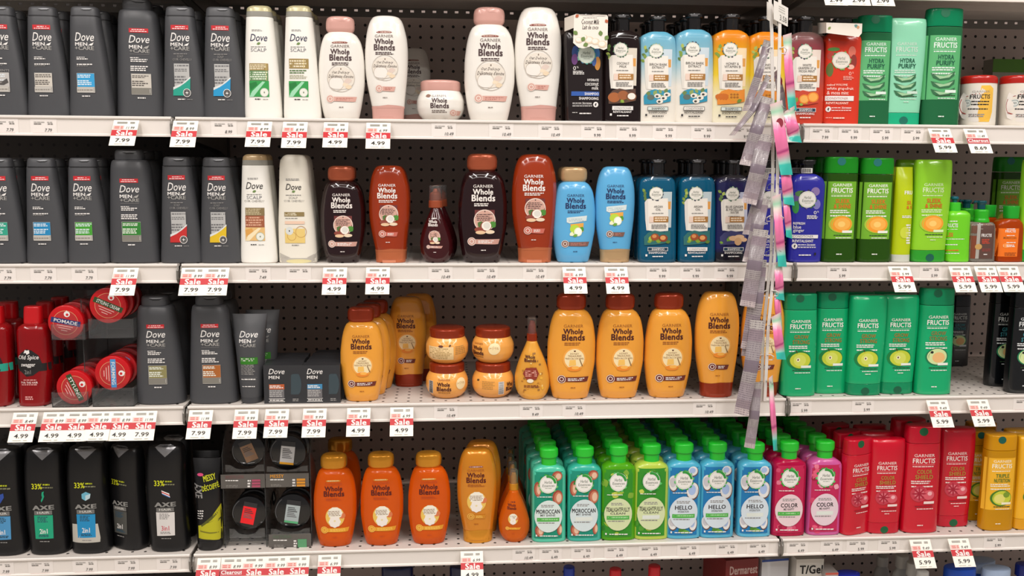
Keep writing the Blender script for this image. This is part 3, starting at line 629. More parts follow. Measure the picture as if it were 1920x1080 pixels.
he_paper('he_grape', grad([(0, '#c8402c'), (.34, '#c9442f'), (.44, '#b04a40'), (.8, '#8f4048'), (.95, '#6a5450')], 0, .19), ['WHITE', 'GRAPEFRUIT &', 'MOSA MINT'], 'SHAMPOO', 'SHAMPOOING', orangeart, True, '#c8452e', '#e8d8cc')
ga = grad([(0, '#064660'), (.1, '#075474'), (.9, '#075474'), (.93, '#14181c'), (1, '#101214')], 0, .19, .1)
he_paper('he_argan_s', ga, ['ARGAN', 'OIL'], 'SHAMPOO', 'SHAMPOOING', nuts, True, '#2a6a68', '#b8c8cc'); he_paper('he_argan_c', ga, ['ARGAN', 'OIL'], 'CONDITIONER', 'REVITALISANT', nuts, True, '#2a6a68', '#b8c8cc')
he_paper('he_ginger', grad([(0, '#16161c'), (.1, '#1a1a28'), (.16, '#1c1e56'), (.86, '#22244e'), (.93, '#2a282c'), (1, '#1c1a1c')], 0, .19, .1), ['BLUE GINGER', '& MICELLAR', 'WATER'], 'SHAMPOO', 'SHAMPOOING', ginger, True, '#3a3c6a', '#b8bcd0')

def he_solid(key, crop, base, shape, body, cap, fn):
    P = Proto('conditioner_bottle', crop, base, .012, .021); PROTO[key] = P
    s = shape; P.solid('body', s['body'], body, n=3.4, rb=.003, rt=.003, N=34)
    P.solid('neck', s['neck'], cap, n=2.4, T=.0125, rb=.0005, rt=.0005, N=6); P.solid('cap', s['cap'], cap, n=2.4, T=.016, rb=.002, rt=.003, N=6)
    fn(P); return P.done()
def biolines(P, x, y, w, right=False):
    cx = x+w+22 if right else x+18
    P.e_(cx, y+2, 18, 20, WH); P.leaf(cx-6, y+10, 22, 60, BK, .25); P.leaf(cx+2, y+14, 16, 120, BK, .25)
    xx = x if right else x+40; P.t('bio:renew', xx+w*.5, y-16, xx+w-6, y-2, WH, .01); P.g(xx, y-12, xx+w*.45, y-4, 1, WH); P.r(xx, y+1, xx+w-4, y+3, WH); P.g(xx, y+8, xx+w-4, y+16, 1, WH)
def f_coco(P):
    for x, y, rx, ry, c in ((850, 380, 24, 50, '#22407a'), (845, 430, 22, 40, '#6a3c7a'), (1000, 390, 26, 50, '#2a6aa8'), (1010, 460, 20, 50, '#c88a3c'), (985, 440, 16, 40, '#3a5a9a')): P.e_(x, y, rx, ry, ink(c))
    wreath(P, 930, 398, 62, ['#3f9a8a', '#2a6a8a', '#7ac0a0'], True, '#dbe6da')
    P.t('0', 833, 480, 854, 508, WH); P.t('%', 858, 480, 873, 494, WH); P.g(832, 512, 922, 541, 3, WH)
    P.t('HYDRATE', 936, 572, 1018, 588, WH, .03); P.t('coconut', 918, 597, 1017, 620, WH, .005); P.t('milk', 968, 626, 1017, 649, WH, .005)
    P.r(820, 662, 1021, 696, ink('#2a58a8')); P.t('SHAMPOO', 916, 671, 1017, 689, WH, .03); P.t('SHAMPOOING', 875, 704, 1016, 722, WH, .03); biolines(P, 828, 755, 146, True); P.g(826, 812, 866, 818, 1, WH); P.g(878, 814, 962, 829, 1, WH)
he_solid('he_black', 'A3', (920, 884), dict(body=[(884, 782, 1050), (870, 780, 1052), (500, 770, 1050), (300, 764, 1048), (250, 766, 1046, .9), (225, 790, 1020, .8), (215, 830, 985, .6)], neck=[(216, 868, 962), (135, 870, 964)], cap=[(138, 862, 972), (104, 860, 974)]), M('#1f1718', .2, coat=.4), BLK, f_coco)
def f_purple(P):
    for x, y, rx, ry, c in ((130, 390, 26, 40, '#5c4a8c'), (125, 440, 20, 44, '#2f8a3c'), (160, 345, 36, 22, '#4a7a40'), (262, 330, 28, 30, '#8a74a8'), (270, 420, 24, 34, '#7a78b8')): P.e_(x, y, rx, ry, ink(c))
    wreath(P, 205, 385, 58, ['#2a2440', '#3a6a3a', '#6a5a98'], True, '#e4e2dc')
    P.r(163, 166, 238, 202, WH); [P.r(170+i*9, 170, 174+i*9, 198, BK) for i in range(7)]
    P.t('0', 247, 465, 268, 488, WH); P.t('%', 270, 464, 284, 476, WH); P.g(200, 494, 282, 522, 3, WH)
    P.t('REFRESH', 103, 544, 187, 559, WH, .03); P.t('blue', 104, 565, 160, 588, WH, .005); P.t('ginger', 102, 591, 181, 617, WH, .005)
    P.r(94, 630, 276, 656, WH); P.t('CONDITIONER', 100, 635, 244, 650, ink('#2a2a60')); P.t('REVITALISANT', 97, 665, 245, 683, WH, .02); biolines(P, 96, 708, 128); P.g(142, 766, 226, 780, 1, WH); P.r(250, 756, 262, 774, BK)
PU = gloss('#2c2c9c')
he_solid('he_purple', 'B5', (172, 826), dict(body=[(826, 62, 278), (810, 58, 284), (600, 70, 298), (400, 80, 310), (290, 85, 318), (240, 95, 305, .9), (215, 125, 270, .75), (205, 145, 250, .6)], neck=[(206, 160, 245), (135, 165, 250)], cap=[(142, 150, 262), (106, 152, 262)]), PU, BLK, f_purple)
def f_red(P):
    for x, y, rx, ry, c in ((970, 500, 22, 50, '#5a6a2c'), (985, 400, 30, 30, '#b03a2c'), (1000, 352, 40, 14, '#4f8a3c'), (1130, 370, 24, 40, '#d8705c'), (1140, 440, 20, 50, '#8a2c24'), (1120, 480, 24, 18, '#e8b0a0')): P.e_(x, y, rx, ry, ink(c))
    wreath(P, 1052, 432, 62, ['#3f7a3a', '#7a9a4a', '#c8402c'], True, '#e6dfd4')
    P.t('0', 1104, 515, 1124, 540, ink('#f0c0b0')); P.t('%', 1128, 515, 1140, 528, ink('#f0c0b0')); P.g(1064, 545, 1142, 576, 3, ink('#f0a898'))
    P.t('naked VOLUME', 946, 602, 1096, 617, ink('#f6d8c8'), .02); P.t('white grapefruit', 943, 626, 1138, 652, ink('#f8e0d4'), .005); P.t('& mosa mint', 944, 655, 1102, 680, ink('#f8e0d4'), .005)
    P.r(932, 690, 1138, 726, WH); P.t('CONDITIONER', 942, 700, 1098, 716, ink('#b04a3c')); P.t('REVITALISANT', 938, 734, 1102, 750, ink('#f6d8c8'), .02); biolines(P, 938, 783, 150); P.g(990, 842, 1076, 857, 1, ink('#f6d8c8')); P.g(936, 844, 980, 850, 1, ink('#f6d8c8'))
he_solid('he_red', 'A4', (1035, 898), dict(body=[(898, 902, 1162), (880, 898, 1166), (600, 912, 1176), (400, 922, 1184), (300, 928, 1188), (262, 936, 1180, .9), (235, 960, 1150, .7)], neck=[(236, 1010, 1110), (165, 1012, 1112)], cap=[(168, 990, 1130), (130, 992, 1132)]), gloss('#d63a24'), BLK, f_red)

# ---------------------------------------------------------------- green flip-cap bottles of the fourth shelf
GC = M('#22c02e', .3, coat=.2)
def he_green(key, body, panel, title, sub, kind, name, band=True):
    P = Proto(name, 'D3', (1034, 851), .014, .02); PROTO[key] = P
    P.solid('body', [(851, 924, 1146), (835, 920, 1150), (600, 920, 1150), (370, 922, 1150), (342, 932, 1138, .95), (325, 960, 1110, .85), (316, 984, 1090, .65)], body, n=3.4, rb=.003, rt=.003, N=30)
    P.solid('neck', [(328, 988, 1089), (258, 987, 1089)], GC, n=2.2, T=.0125, rb=.0005, rt=.0005, N=6)
    P.solid('cap', [(266, 978, 1096), (250, 975, 1101), (215, 976, 1100), (203, 990, 1090, .9)], GC, n=2.2, T=.0155, rb=.001, rt=.003, N=8)
    P.r(941, 368, 1126, 818, ink(panel[0]))
    pc = panel[1]
    if kind == 'shell':
        for x, y, rx, ry in ((962, 490, 24, 52), (1095, 400, 34, 30), (1098, 545, 34, 46), (975, 770, 30, 42), (1110, 760, 16, 38)): P.e_(x, y, rx, ry, ink('#a34a38')); P.e_(x+4, y+3, rx*.8, ry*.8, ink('#c77a5c')); P.e_(x+8, y+2, rx*.5, ry*.6, ink('#e6c0a4'))
    elif kind == 'tea':
        for i in range(20): P.leaf(random.uniform(945, 1100), random.uniform(385, 800), random.uniform(34, 60), random.uniform(0, 360), ink(random.choice(['#2f7d1c', '#a6c43a', '#c8d458', '#4f9a2a', '#7fae34'])), .42) 
    elif kind == 'coco':
        for x, y, rx, ry in ((965, 480, 30, 56), (1095, 400, 34, 30), (1095, 530, 42, 54), (965, 745, 30, 50), (1100, 750, 28, 46)): P.e_(x, y, rx, ry, ink('#6a4a3c')); P.e_(x-2, y-4, rx*.92, ry*.92, ink('#e6e6e4')); P.e_(x-6, y-8, rx*.6, ry*.6, ink('#c9c6cc' if x < 1000 else '#a8c0e8'))
        P.leaf(1000, 800, 60, 30, ink('#4f8a2c')); P.leaf(1020, 812, 60, 10, ink('#6aa83a'))
    else:
        for i in range(22): P.leaf(random.uniform(945, 1110), random.uniform(390, 800), random.uniform(26, 52), random.uniform(0, 360), ink(random.choice(['#e87a94', '#c8204c', '#f0a8b8', '#d84a70', '#a0103a', '#e86080'])), .5)
    P.r(941, 810, 1126, 818, ink(panel[0]))
    wreath(P, 1033, 455, 60, ['#2fae3c', '#1f8a34', '#5cc46a'], True, '#f0eee8')
    for i in range(9): a = 10+i*10; P.leaf(1033+57*math.cos(math.radians(a)), 455-62*math.sin(math.radians(a)), 20, a+150, ink('#2f9a3c'), .45)
    P.g(958, 535, 1062, 545, 1, WH)
    P.e_(1035, 672, 91, 103, ink(pc)); P.g(985, 592, 1082, 612, 2, GY)
    w = 80 if len(title) > 6 else 58; P.t(title, 1032-w, 622, 1032+w, 652, BK, .03 if len(title) < 10 else .02); P.t(sub, 1030-w*.62, 656, 1030+w*.64, 672, ink('#4a4a4a'), .01)
    if band: P.r(957, 680, 1108, 704, ink('#52b04c')); P.g(966, 686, 1098, 698, 1, ink('#a8dca0'))
    else: P.r(975, 682, 1090, 706, ink('#dfe6de'))
    P.g(965, 711, 1075, 722, 1, GY); P.g(975, 798, 1098, 810, 1, WH); P.r(948, 794, 958, 808, WH)
    return P.done()
he_green('hg_mor_s', M('#4fc4a4', .2, coat=.3), ('#0e8f72', '#d8e6e2'), 'MOROCCAN', 'MY SHINE', 'shell', 'shampoo_bottle'); he_green('hg_mor_c', M('#35b09c', .2, coat=.3), ('#0e8f78', '#d4e2e4'), 'MOROCCAN', 'MY SHINE', 'shell', 'conditioner_bottle', False)
he_green('hg_tea_s', gel('#5cb81c', .25), ('#2f8f22', '#d4dfae'), 'TEALIGHTFULLY', 'CLEAN', 'tea', 'shampoo_bottle'); he_green('hg_tea_c', M('#b8cf4c', .2, coat=.3), ('#2f8f22', '#d4dfae'), 'TEALIGHTFULLY', 'CLEAN', 'tea', 'conditioner_bottle', False)
he_green('hg_hel_s', M('#4fb0d0', .2, coat=.3), ('#1478b4', '#d4e0e8'), 'HELLO', 'HYDRATION', 'coco', 'shampoo_bottle'); he_green('hg_hel_c', M('#56b6d8', .2, coat=.3), ('#1478b4', '#d4e0e8'), 'HELLO', 'HYDRATION', 'coco', 'conditioner_bottle', False)
he_green('hg_col_s', gel('#c01048', .2), ('#c41a50', '#e8d0d4'), 'COLOR', 'ME HAPPY', 'ruby', 'shampoo_bottle'); he_green('hg_col_c', M('#cc5a9c', .2, coat=.3), ('#c42058', '#e6d0d8'), 'COLOR', 'ME HAPPY', 'ruby', 'conditioner_bottle', False)

# ---------------------------------------------------------------- tall flat bottles with a round button on the cap
def fr_print(P, V, dx=0, dy=0):
    P.dx, P.dy = dx, dy; W2 = ink(V.get('w', '#e8eee4'))
    P.t('GARNIER', 380, 278, 517, 298, W2, .005); P.t('FRUCTIS', 370, 308, 520, 342, W2, .03); P.r(368, 351, 515, 353, W2); P.g(370, 359, 508, 370, 1, W2)
    c = ink(V['tc'])
    if V['art'] == 'black': pass
    l1, l2 = V['title']; P.t(l1, 398, 385, 500, 414, c, .03); P.t(l2, 386, 421, 506, 451, c, .03)
    P.g(360, 459, 510, 486, 2, W2); P.g(362, 494, 506, 510, 1, W2)
    a = V['art']
    if a == 'orange': P.e_(436, 560, 76, 60, ink('#a8c83a')); P.e_(440, 560, 68, 56, ink('#f09a28')); P.e_(446, 558, 52, 42, ink('#f4b24c')); P.e_(440, 560, 24, 20, ink('#f8cc70'))
    elif a == 'apple': P.e_(432, 562, 76, 66, ink('#0f7d3c')); P.e_(440, 566, 66, 56, ink('#c3d03a')); P.e_(436, 566, 40, 42, ink('#d4dc60')); P.e_(425, 562, 12, 14, ink('#f0ecc0')); P.e_(424, 562, 5, 7, ink('#5a3a18')); P.leaf(420, 520, 34, 110, ink('#4a3a18'), .1)
    elif a == 'pear': P.e_(440, 560, 70, 60, ink('#1a7a50')); P.e_(440, 560, 62, 54, ink('#cfe0a0')); P.e_(450, 566, 40, 36, ink('#e8b878')); P.e_(405, 530, 10, 9, BK)
    elif a == 'aloe':
        for i, y in enumerate((505, 555, 605)): P.p([(352, y-8), (380, y+14), (430, y+22), (480, y+8), (506, y-18), (502, y+10), (470, y+34), (410, y+40), (368, y+24)], ink('#2f6a44')); P.p([(372, y+4), (400, y+16), (450, y+16), (495, y-6), (470, y+20), (410, y+30)], ink('#9fc89c'))
    elif a == 'pom': P.e_(415, 550, 52, 56, ink('#c43a4c')); P.e_(415, 550, 30, 34, ink('#e07a84')); P.e_(415, 550, 12, 14, ink('#8a0f24')); P.e_(478, 560, 34, 34, ink('#d85a68')); P.e_(485, 550, 14, 14, ink('#f0b0b4')); [P.leaf(415, 550, 50, i*45, ink('#a81a34'), .12) for i in range(8)]
    elif a == 'avo': P.e_(440, 570, 72, 62, ink('#3f7a1c')); P.e_(446, 570, 64, 54, ink('#c8d03c')); P.e_(430, 575, 38, 36, ink('#e4dc74')); P.e_(480, 545, 22, 22, ink('#7a9a2c'))
    P.r(444, 603, 512, 620, W2); P.g(385, 632, 508, 642, 1, ink('#2a4a2a' if a != 'pom' else '#8a1424')); P.g(398, 650, 506, 660, 1, W2)
    P.dx = P.dy = 0
FV = dict(
 hydra=dict(body=gel('#2f7d50', .35), cap=M('#0f8a5c', .15, trans=.2), panel='#58b070', low='#1a5038', tc='#0f5a40', title=('HYDRA', 'PURIFY'), art='aloe', dot='#0a6a48', w='#dfeee4'),
 hydrac=dict(body=M('#8fd8b4', .2, coat=.3), cap=M('#1fae80', .2), tc='#0f5a40', title=('HYDRA', 'PURIFY'), art='aloe', dot='#0a6a58', w='#c8e0d0'),
 sleek=dict(body=gel('#2f5a14', .3), cap=M('#1f8a22', .15, trans=.1), panel='#6fae24', low='#22480f', tc='#d8721c', title=('SLEEK', '& SHINE'), art='orange', dot='#0a6a68', w='#eef0e4'),
 sleekc=dict(body=M('#8fd02c', .2, coat=.3), cap=M('#2f9a2c', .2), tc='#d8641c', title=('SLEEK', '& SHINE'), art='orange', dot='#0a5a48', w='#d8ecb8'),
 grow=dict(body=M('#0fa86c', .2, coat=.3), cap=M('#0a8a5a', .2), tc='#9a7a30', title=('GROW', 'STRONG'), art='apple', dot='#0a5a3c'),
 growp=dict(body=M('#0fa86c', .2, coat=.3), cap=M('#0a8a5a', .2), tc='#8a7a40', title=('GROW', 'STRONG'), art='pear', dot='#0a5a3c'),
 color=dict(body=M('#c80c28', .2, coat=.3), cap=M('#c00f2a', .2), tc='#b08a3c', title=('COLOR', 'SHIELD'), art='pom', dot='#0f5a34', w='#f0d8d4'),
 triple=dict(body=gel('#e0a010', .3), cap=M('#dc9c14', .15, trans=.15), panel='#eeb224', low='#a07018', tc='#5a7a2c', title=('TRIPLE', 'NUTRITION'), art='avo', dot='#0f5a4c', w='#f4ecd0'),
 triplec=dict(body=M('#ecb01c', .2, coat=.3), cap=M('#dc9c14', .2), tc='#4a5a2c', title=('TRIPLE', 'NUTRITION'), art='avo', dot='#0f5a4c', w='#f8f0d8'),
 black=dict(body=M('#0c0f12', .15, coat=.4), cap=M('#0a0c0e', .15), tc='#3c8a94', title=('GROW', 'STRONG'), art='pear', dot='#05282c', w='#d8dcdc'))
def fr_shampoo(key, v):
    V = FV[v]; P = Proto('shampoo_bottle', 'B5', (408, 826), .012, .019); PROTO[key] = P
    P.solid('body', [(826, 296, 522), (812, 290, 528), (600, 300, 536), (400, 312, 543), (208, 322, 547)], V['body'], n=3.0, rb=.003, rt=.0005)
    P.solid('cap', [(205, 323, 547, .98), (150, 326, 550, .95), (92, 332, 551, .9)], V['cap'], n=3.0, rb=.0005, rt=.003, N=8)
    if 'panel' in V: P.r(318, 262, 523, 662, ink(V['panel'])); 
    P.e_(443, 125, 28, 28, ink(V['dot'])); fr_print(P, V); P.g(402, 762, 440, 774, 1, ink(V.get('w', '#e8eee4')))
    return P.done()
def fr_cond(key, v):
    V = FV[v]; P = Proto('conditioner_bottle', 'B5', (1032, 830), .012, .019); PROTO[key] = P
    P.solid('body', [(738, 917, 1154), (500, 935, 1180), (300, 948, 1199), (150, 956, 1209, .9), (118, 960, 1209, .75), (109, 968, 1203, .6)], V['body'], n=3.0, rb=.0003, rt=.002)
    P.solid('cap', [(830, 918, 1146), (815, 914, 1150), (740, 917, 1154)], V['cap'], n=3.0, rb=.003, rt=.0003, N=8)
    P.e_(1060, 797, 27, 27, ink(V['dot'])); fr_print(P, V, 640, -2); P.g(1060, 668, 1098, 678, 1, ink(V.get('w', '#e8eee4')))
    return P.done()
for k, v in (('fs_hydra', 'hydra'), ('fs_sleek', 'sleek'), ('fs_grow', 'grow'), ('fs_growp', 'growp'), ('fs_color', 'color'), ('fs_triple', 'triple'), ('fs_black', 'black')): fr_shampoo(k, v)
for k, v in (('fc_hydra', 'hydrac'), ('fc_sleek', 'sleekc'), ('fc_grow', 'grow'), ('fc_color', 'color'), ('fc_triple', 'triplec')): fr_cond(k, v)
# lime tube
P = Proto('hair_cream_tube', 'B5', (842, 826), .012, .016); PROTO['tube_lime'] = P
P.solid('body', [(768, 778, 908), (600, 790, 918), (400, 803, 928), (250, 815, 934, .6), (165, 824, 936, .12)], M('#b9cc10', .2, coat=.3), n=2.2, rb=.0005, rt=.0005)
P.solid('cap', [(826, 780, 906), (768, 778, 908)], M('#c9ccc0', .25), n=2.2, rb=.002, rt=.0005, N=5)
P.t('FRU', 880, 330, 932, 356, WH, .03); P.t('SL', 895, 400, 930, 425, ink('#d8721c'), .03); P.t('& S', 892, 432, 930, 456, ink('#d8721c'), .03); P.g(862, 500, 930, 520, 2, WH); P.e_(880, 620, 26, 40, ink('#c8d43c')); P.g(890, 560, 920, 700, 8, WH); P.done()
# lime leave-in bottle with pump
P = Proto('pump_bottle', 'B5', (1235, 830), .012, .018); PROTO['pump_lime'] = P
P.solid('body', [(830, 1158, 1310), (815, 1154, 1314), (600, 1165, 1322), (500, 1172, 1327), (482, 1176, 1324, .9), (465, 1195, 1300, .6)], M('#6fd024', .2, coat=.3), n=3.4, rb=.003, rt=.002)
P.solid('collar', [(470, 1190, 1268), (408, 1192, 1270)], M('#3fc02c', .25), n=2, rnd=True, rb=.001, rt=.001, N=4)
P.solid('pump_head', [(408, 1218, 1246), (390, 1216, 1248), (384, 1206, 1258), (366, 1208, 1256)], M('#0c5a6c', .2), n=2, rnd=True, rb=.0005, rt=.002, N=12)
P.g(1178, 535, 1250, 548, 1, WH); P.t('FRUCTIS', 1166, 557, 1255, 582, WH, .03); P.g(1170, 595, 1250, 602, 1, WH); P.t('SLEEK', 1164, 622, 1222, 648, ink('#d8721c'), .03); P.g(1162, 662, 1298, 671, 1, WH); P.g(1162, 700, 1250, 712, 1, WH); P.g(1165, 738, 1262, 754, 1, ink('#d8721c')); P.g(1165, 762, 1262, 772, 1, WH); P.done()
# clear serum bottle with pump
P = Proto('pump_bottle', 'B5', (1405, 826), .012, .017); PROTO['pump_clear'] = P
P.solid('body', [(826, 1312, 1488), (810, 1308, 1492), (600, 1318, 1500), (560, 1322, 1496, .92), (545, 1345, 1480, .7)], M('#cfc6ba', .04, trans=.75), n=3.4, rb=.003, rt=.002)
P.solid('collar', [(548, 1366, 1466), (530, 1368, 1464), (520, 1372, 1460), (470, 1372, 1464), (458, 1378, 1458)], M('#2fb024', .25), n=2, rnd=True, rb=.001, rt=.002, N=16)
P.solid('pump_head', [(458, 1392, 1440), (425, 1392, 1442), (415, 1388, 1450), (398, 1388, 1452)], M('#0c4a54', .2), n=2, rnd=True, rb=.0005, rt=.002, N=12)
x, z = P.L(1372, 404); x1, z1 = P.L(1395, 412); mb = MB(); mb.tube([(x1+.004, 0, z1), (x, -.002, z), (x-.002, -.003, z-.003)], .0025, M('#0c4a54', .2)); mb.build('spout', P.root)
P.r(1322, 640, 1388, 800, ink('#7a3a22')); P.r(1322, 570, 1388, 625, ink('#6a4434')); P.r(1388, 560, 1412, 800, ink('#a8a49c')); P.r(1412, 570, 1492, 800, ink('#5a4038')); P.t('FRUCTIS', 1416, 628, 1488, 650, WH, .03); P.g(1420, 664, 1478, 698, 3, ink('#c8422c')); P.g(1420, 730, 1484, 752, 2, ink('#8a3a34')); P.e_(1396, 718, 22, 20, ink('#c09858')); P.g(1430, 766, 1460, 776, 1, WH); P.done()
# amber bottle with a broad green cap
P = Proto('hair_oil_bottle', 'B5', (1590, 830), .012, .02); PROTO['oil_amber'] = P
P.solid('body', [(830, 1500, 1678), (815, 1496, 1682), (600, 1500, 1692), (560, 1506, 1690, .95), (532, 1530, 1672, .85), (520, 1570, 1665, .7)], gel('#b84408', .3), n=3.4, rb=.003, rt=.002)
P.solid('cap', [(520, 1576, 1666), (432, 1578, 1676)], M('#22a02c', .25), n=2.6, T=.014, rb=.001, rt=.001, N=4)
P.r(1506, 588, 1664, 790, ink('#ee7412')); P.g(1592, 590, 1656, 600, 1, WH); P.t('FRUCTIS', 1582, 602, 1656, 620, WH, .03); P.g(1592, 638, 1648, 646, 1, WH); P.t('MOROCCAN', 1568, 650, 1660, 666, ink('#8a4a10'), .01); P.g(1590, 686, 1655, 696, 1, WH); P.e_(1590, 712, 24, 18, ink('#f49040')); P.g(1568, 704, 1658, 724, 2, WH); P.g(1576, 760, 1658, 786, 3, ink('#9a4a14')); P.done()
# repair treatment jar with red lid
P = Proto('hair_treatment_jar', 'A5', (970, 856), .012, .034); PROTO['jar_red'] = P
P.solid('body', [(856, 868, 1072), (840, 864, 1076), (700, 868, 1084), (570, 872, 1090)], gloss('#e9e3d6'), n=2, rb=.003, rt=.0005, rnd=True)
P.solid('lid', [(570, 870, 1092), (535, 871, 1093), (516, 880, 1084)], gloss('#b5241c'), n=2, rb=.0005, rt=.002, rnd=True, N=6)
P.p([(1000, 580), (1060, 578), (1080, 600), (1070, 760), (1050, 826), (980, 826), (975, 700)], ink('#f0c048')); P.e_(966, 710, 76, 116, ink('#e2dcd4')); P.o(966, 710, 77, 71, ink('#9a3a34'))
P.p([(1000, 640), (1060, 600), (1075, 640), (1060, 800), (990, 826), (970, 780)], ink('#eab848')); P.t('GARNIER', 935, 614, 1056, 630, ink('#8a847c')); P.t('FRUCTIS', 918, 640, 1058, 672, BK, .03); P.g(930, 682, 1050, 696, 1, BK); P.g(928, 702, 1046, 716, 1, BK); P.g(905, 733, 1040, 746, 1, BK)
P.e_(904, 700, 20, 27, ink('#d8dcd8')); P.o(904, 700, 20, 17, ink('#4a6a6a')); P.t('98%', 891, 692, 917, 708, ink('#3a4a4a')); P.g(910, 770, 1020, 796, 2, GY); P.done()

# ---------------------------------------------------------------- red body wash bottle
def old_red(key, band):
    P = Proto('body_wash_bottle', 'C1', (246, 845), .012, .024); PROTO[key] = P
    R_ = M('#8f0c12', .12, trans=.12, coat=.5)
    P.solid('body', [(845, 150, 344), (830, 142, 352), (700, 138, 354), (500, 130, 352), (350, 122, 344), (300, 128, 335, .95), (282, 150, 318, .8), (270, 170, 292, .62)], R_, n=2.7, rb=.003, rt=.002, N=32)
    P.solid('cap', [(272, 166, 292), (200, 166, 290), (155, 168, 286, .95)], M('#c4151c', .25, coat=.3), n=2.8, T=.014, rb=.0008, rt=.003, N=8)
    P.r(128, 548, 354, 588, ink(band)); P.p([(118, 520), (140, 480), (178, 452), (215, 462), (262, 495), (285, 545), (268, 600), (225, 632), (180, 640), (140, 600), (122, 560)], ink('#1b191a'))
    P.p([(160, 480), (168, 458), (182, 462), (196, 458), (200, 480), (182, 490)], WH); P.t('Old Spice', 128, 492, 262, 528, WH, .01, .2); P.r(122, 548, 290, 586, ink(band)); P.t('swagger' if band != '#1f9a84' else 'fiji', 145, 552, 240, 578, WH, .01, .15); P.t('2in1', 168, 594, 208, 622, GY); P.g(160, 658, 248, 668, 1, ink('#e8a8a4')); P.t('FOR THE HAIR', 146, 672, 258, 686, ink('#f0d0cc'), .02); P.g(148, 690, 256, 700, 1, ink('#e8a8a4')); P.g(172, 772, 236, 800, 2, ink('#e8a8a4'))
    return P.done()
old_red('os_black', '#161415'); old_red('os_teal', '#1f9a84')
# dark squeeze tube standing on its cap
P = Proto('hair_cream_tube', 'C2', (165, 806), .012, .022); PROTO['tube_dove'] = P
P.solid('body', [(742, 88, 240), (600, 72, 246), (400, 50, 256), (260, 34, 264, .55), (180, 26, 270, .1)], CH, n=2.2, rb=.0004, rt=.0004)
P.solid('cap', [(806, 94, 234), (742, 88, 240)], matte('#3c3d40'), n=2.2, rb=.002, rt=.0004, N=6)
P.t('Dove', 75, 298, 204, 345, WH, .005, .28); P.t('MEN', 74, 357, 156, 382, WH, .03); bird(P, 162, 370, 28, GY); P.t('+CARE', 78, 388, 188, 410, SIL, .02); P.r(82, 482, 204, 528, ink('#2f7a1c')); P.g(88, 488, 180, 512, 2, WH); P.g(88, 532, 184, 606, 7, GY); P.r(82, 618, 200, 620, GY); P.r(82, 648, 200, 650, GY); P.g(90, 628, 190, 642, 1, WH); P.g(96, 680, 184, 690, 1, WH); P.done()
# small styling boxes
def small_box(key, col):
    P = Proto('styling_box', 'C2', (374, 804), .014, .014); PROTO[key] = P
    x0, z0 = P.L(248, 804); x1, z1 = P.L(503, 544); m = matte('#2f3033'); mb = MB(); mb.box(x0, x1, -.014, .014, 0, z1, m)
    o = mb.build('carton', P.root, smooth=False); P.H = z1
    class Fl:
        z0 = 0; z1 = 1
        def front(s, x, z): return -.014
    P.solids.append(Fl()); P.p([(428, 612), (440, 604), (480, 603), (495, 640), (500, 680), (492, 725), (480, 742), (428, 742)], gloss('#3c4a50')); P.r(422, 600, 426, 760, ink('#55575a'))
    P.t('Dove', 276, 568, 384, 606, WH, .005, .28); P.t('MEN', 278, 616, 350, 638, WH, .03); P.r(280, 674, 384, 708, ink(col)); P.g(284, 680, 378, 702, 2, WH); P.r(280, 708, 384, 764, ink('#6c6a6c')); P.g(284, 712, 376, 760, 4, ink('#a8a6a4')); P.r(280, 770, 388, 772, WH); P.r(280, 790, 388, 792, WH); P.g(286, 776, 382, 787, 1, WH); P.g(440, 768, 488, 790, 2, GY); P.done()
small_box('box_orange', '#b85a30'); small_box('box_blue', '#3f86b0')

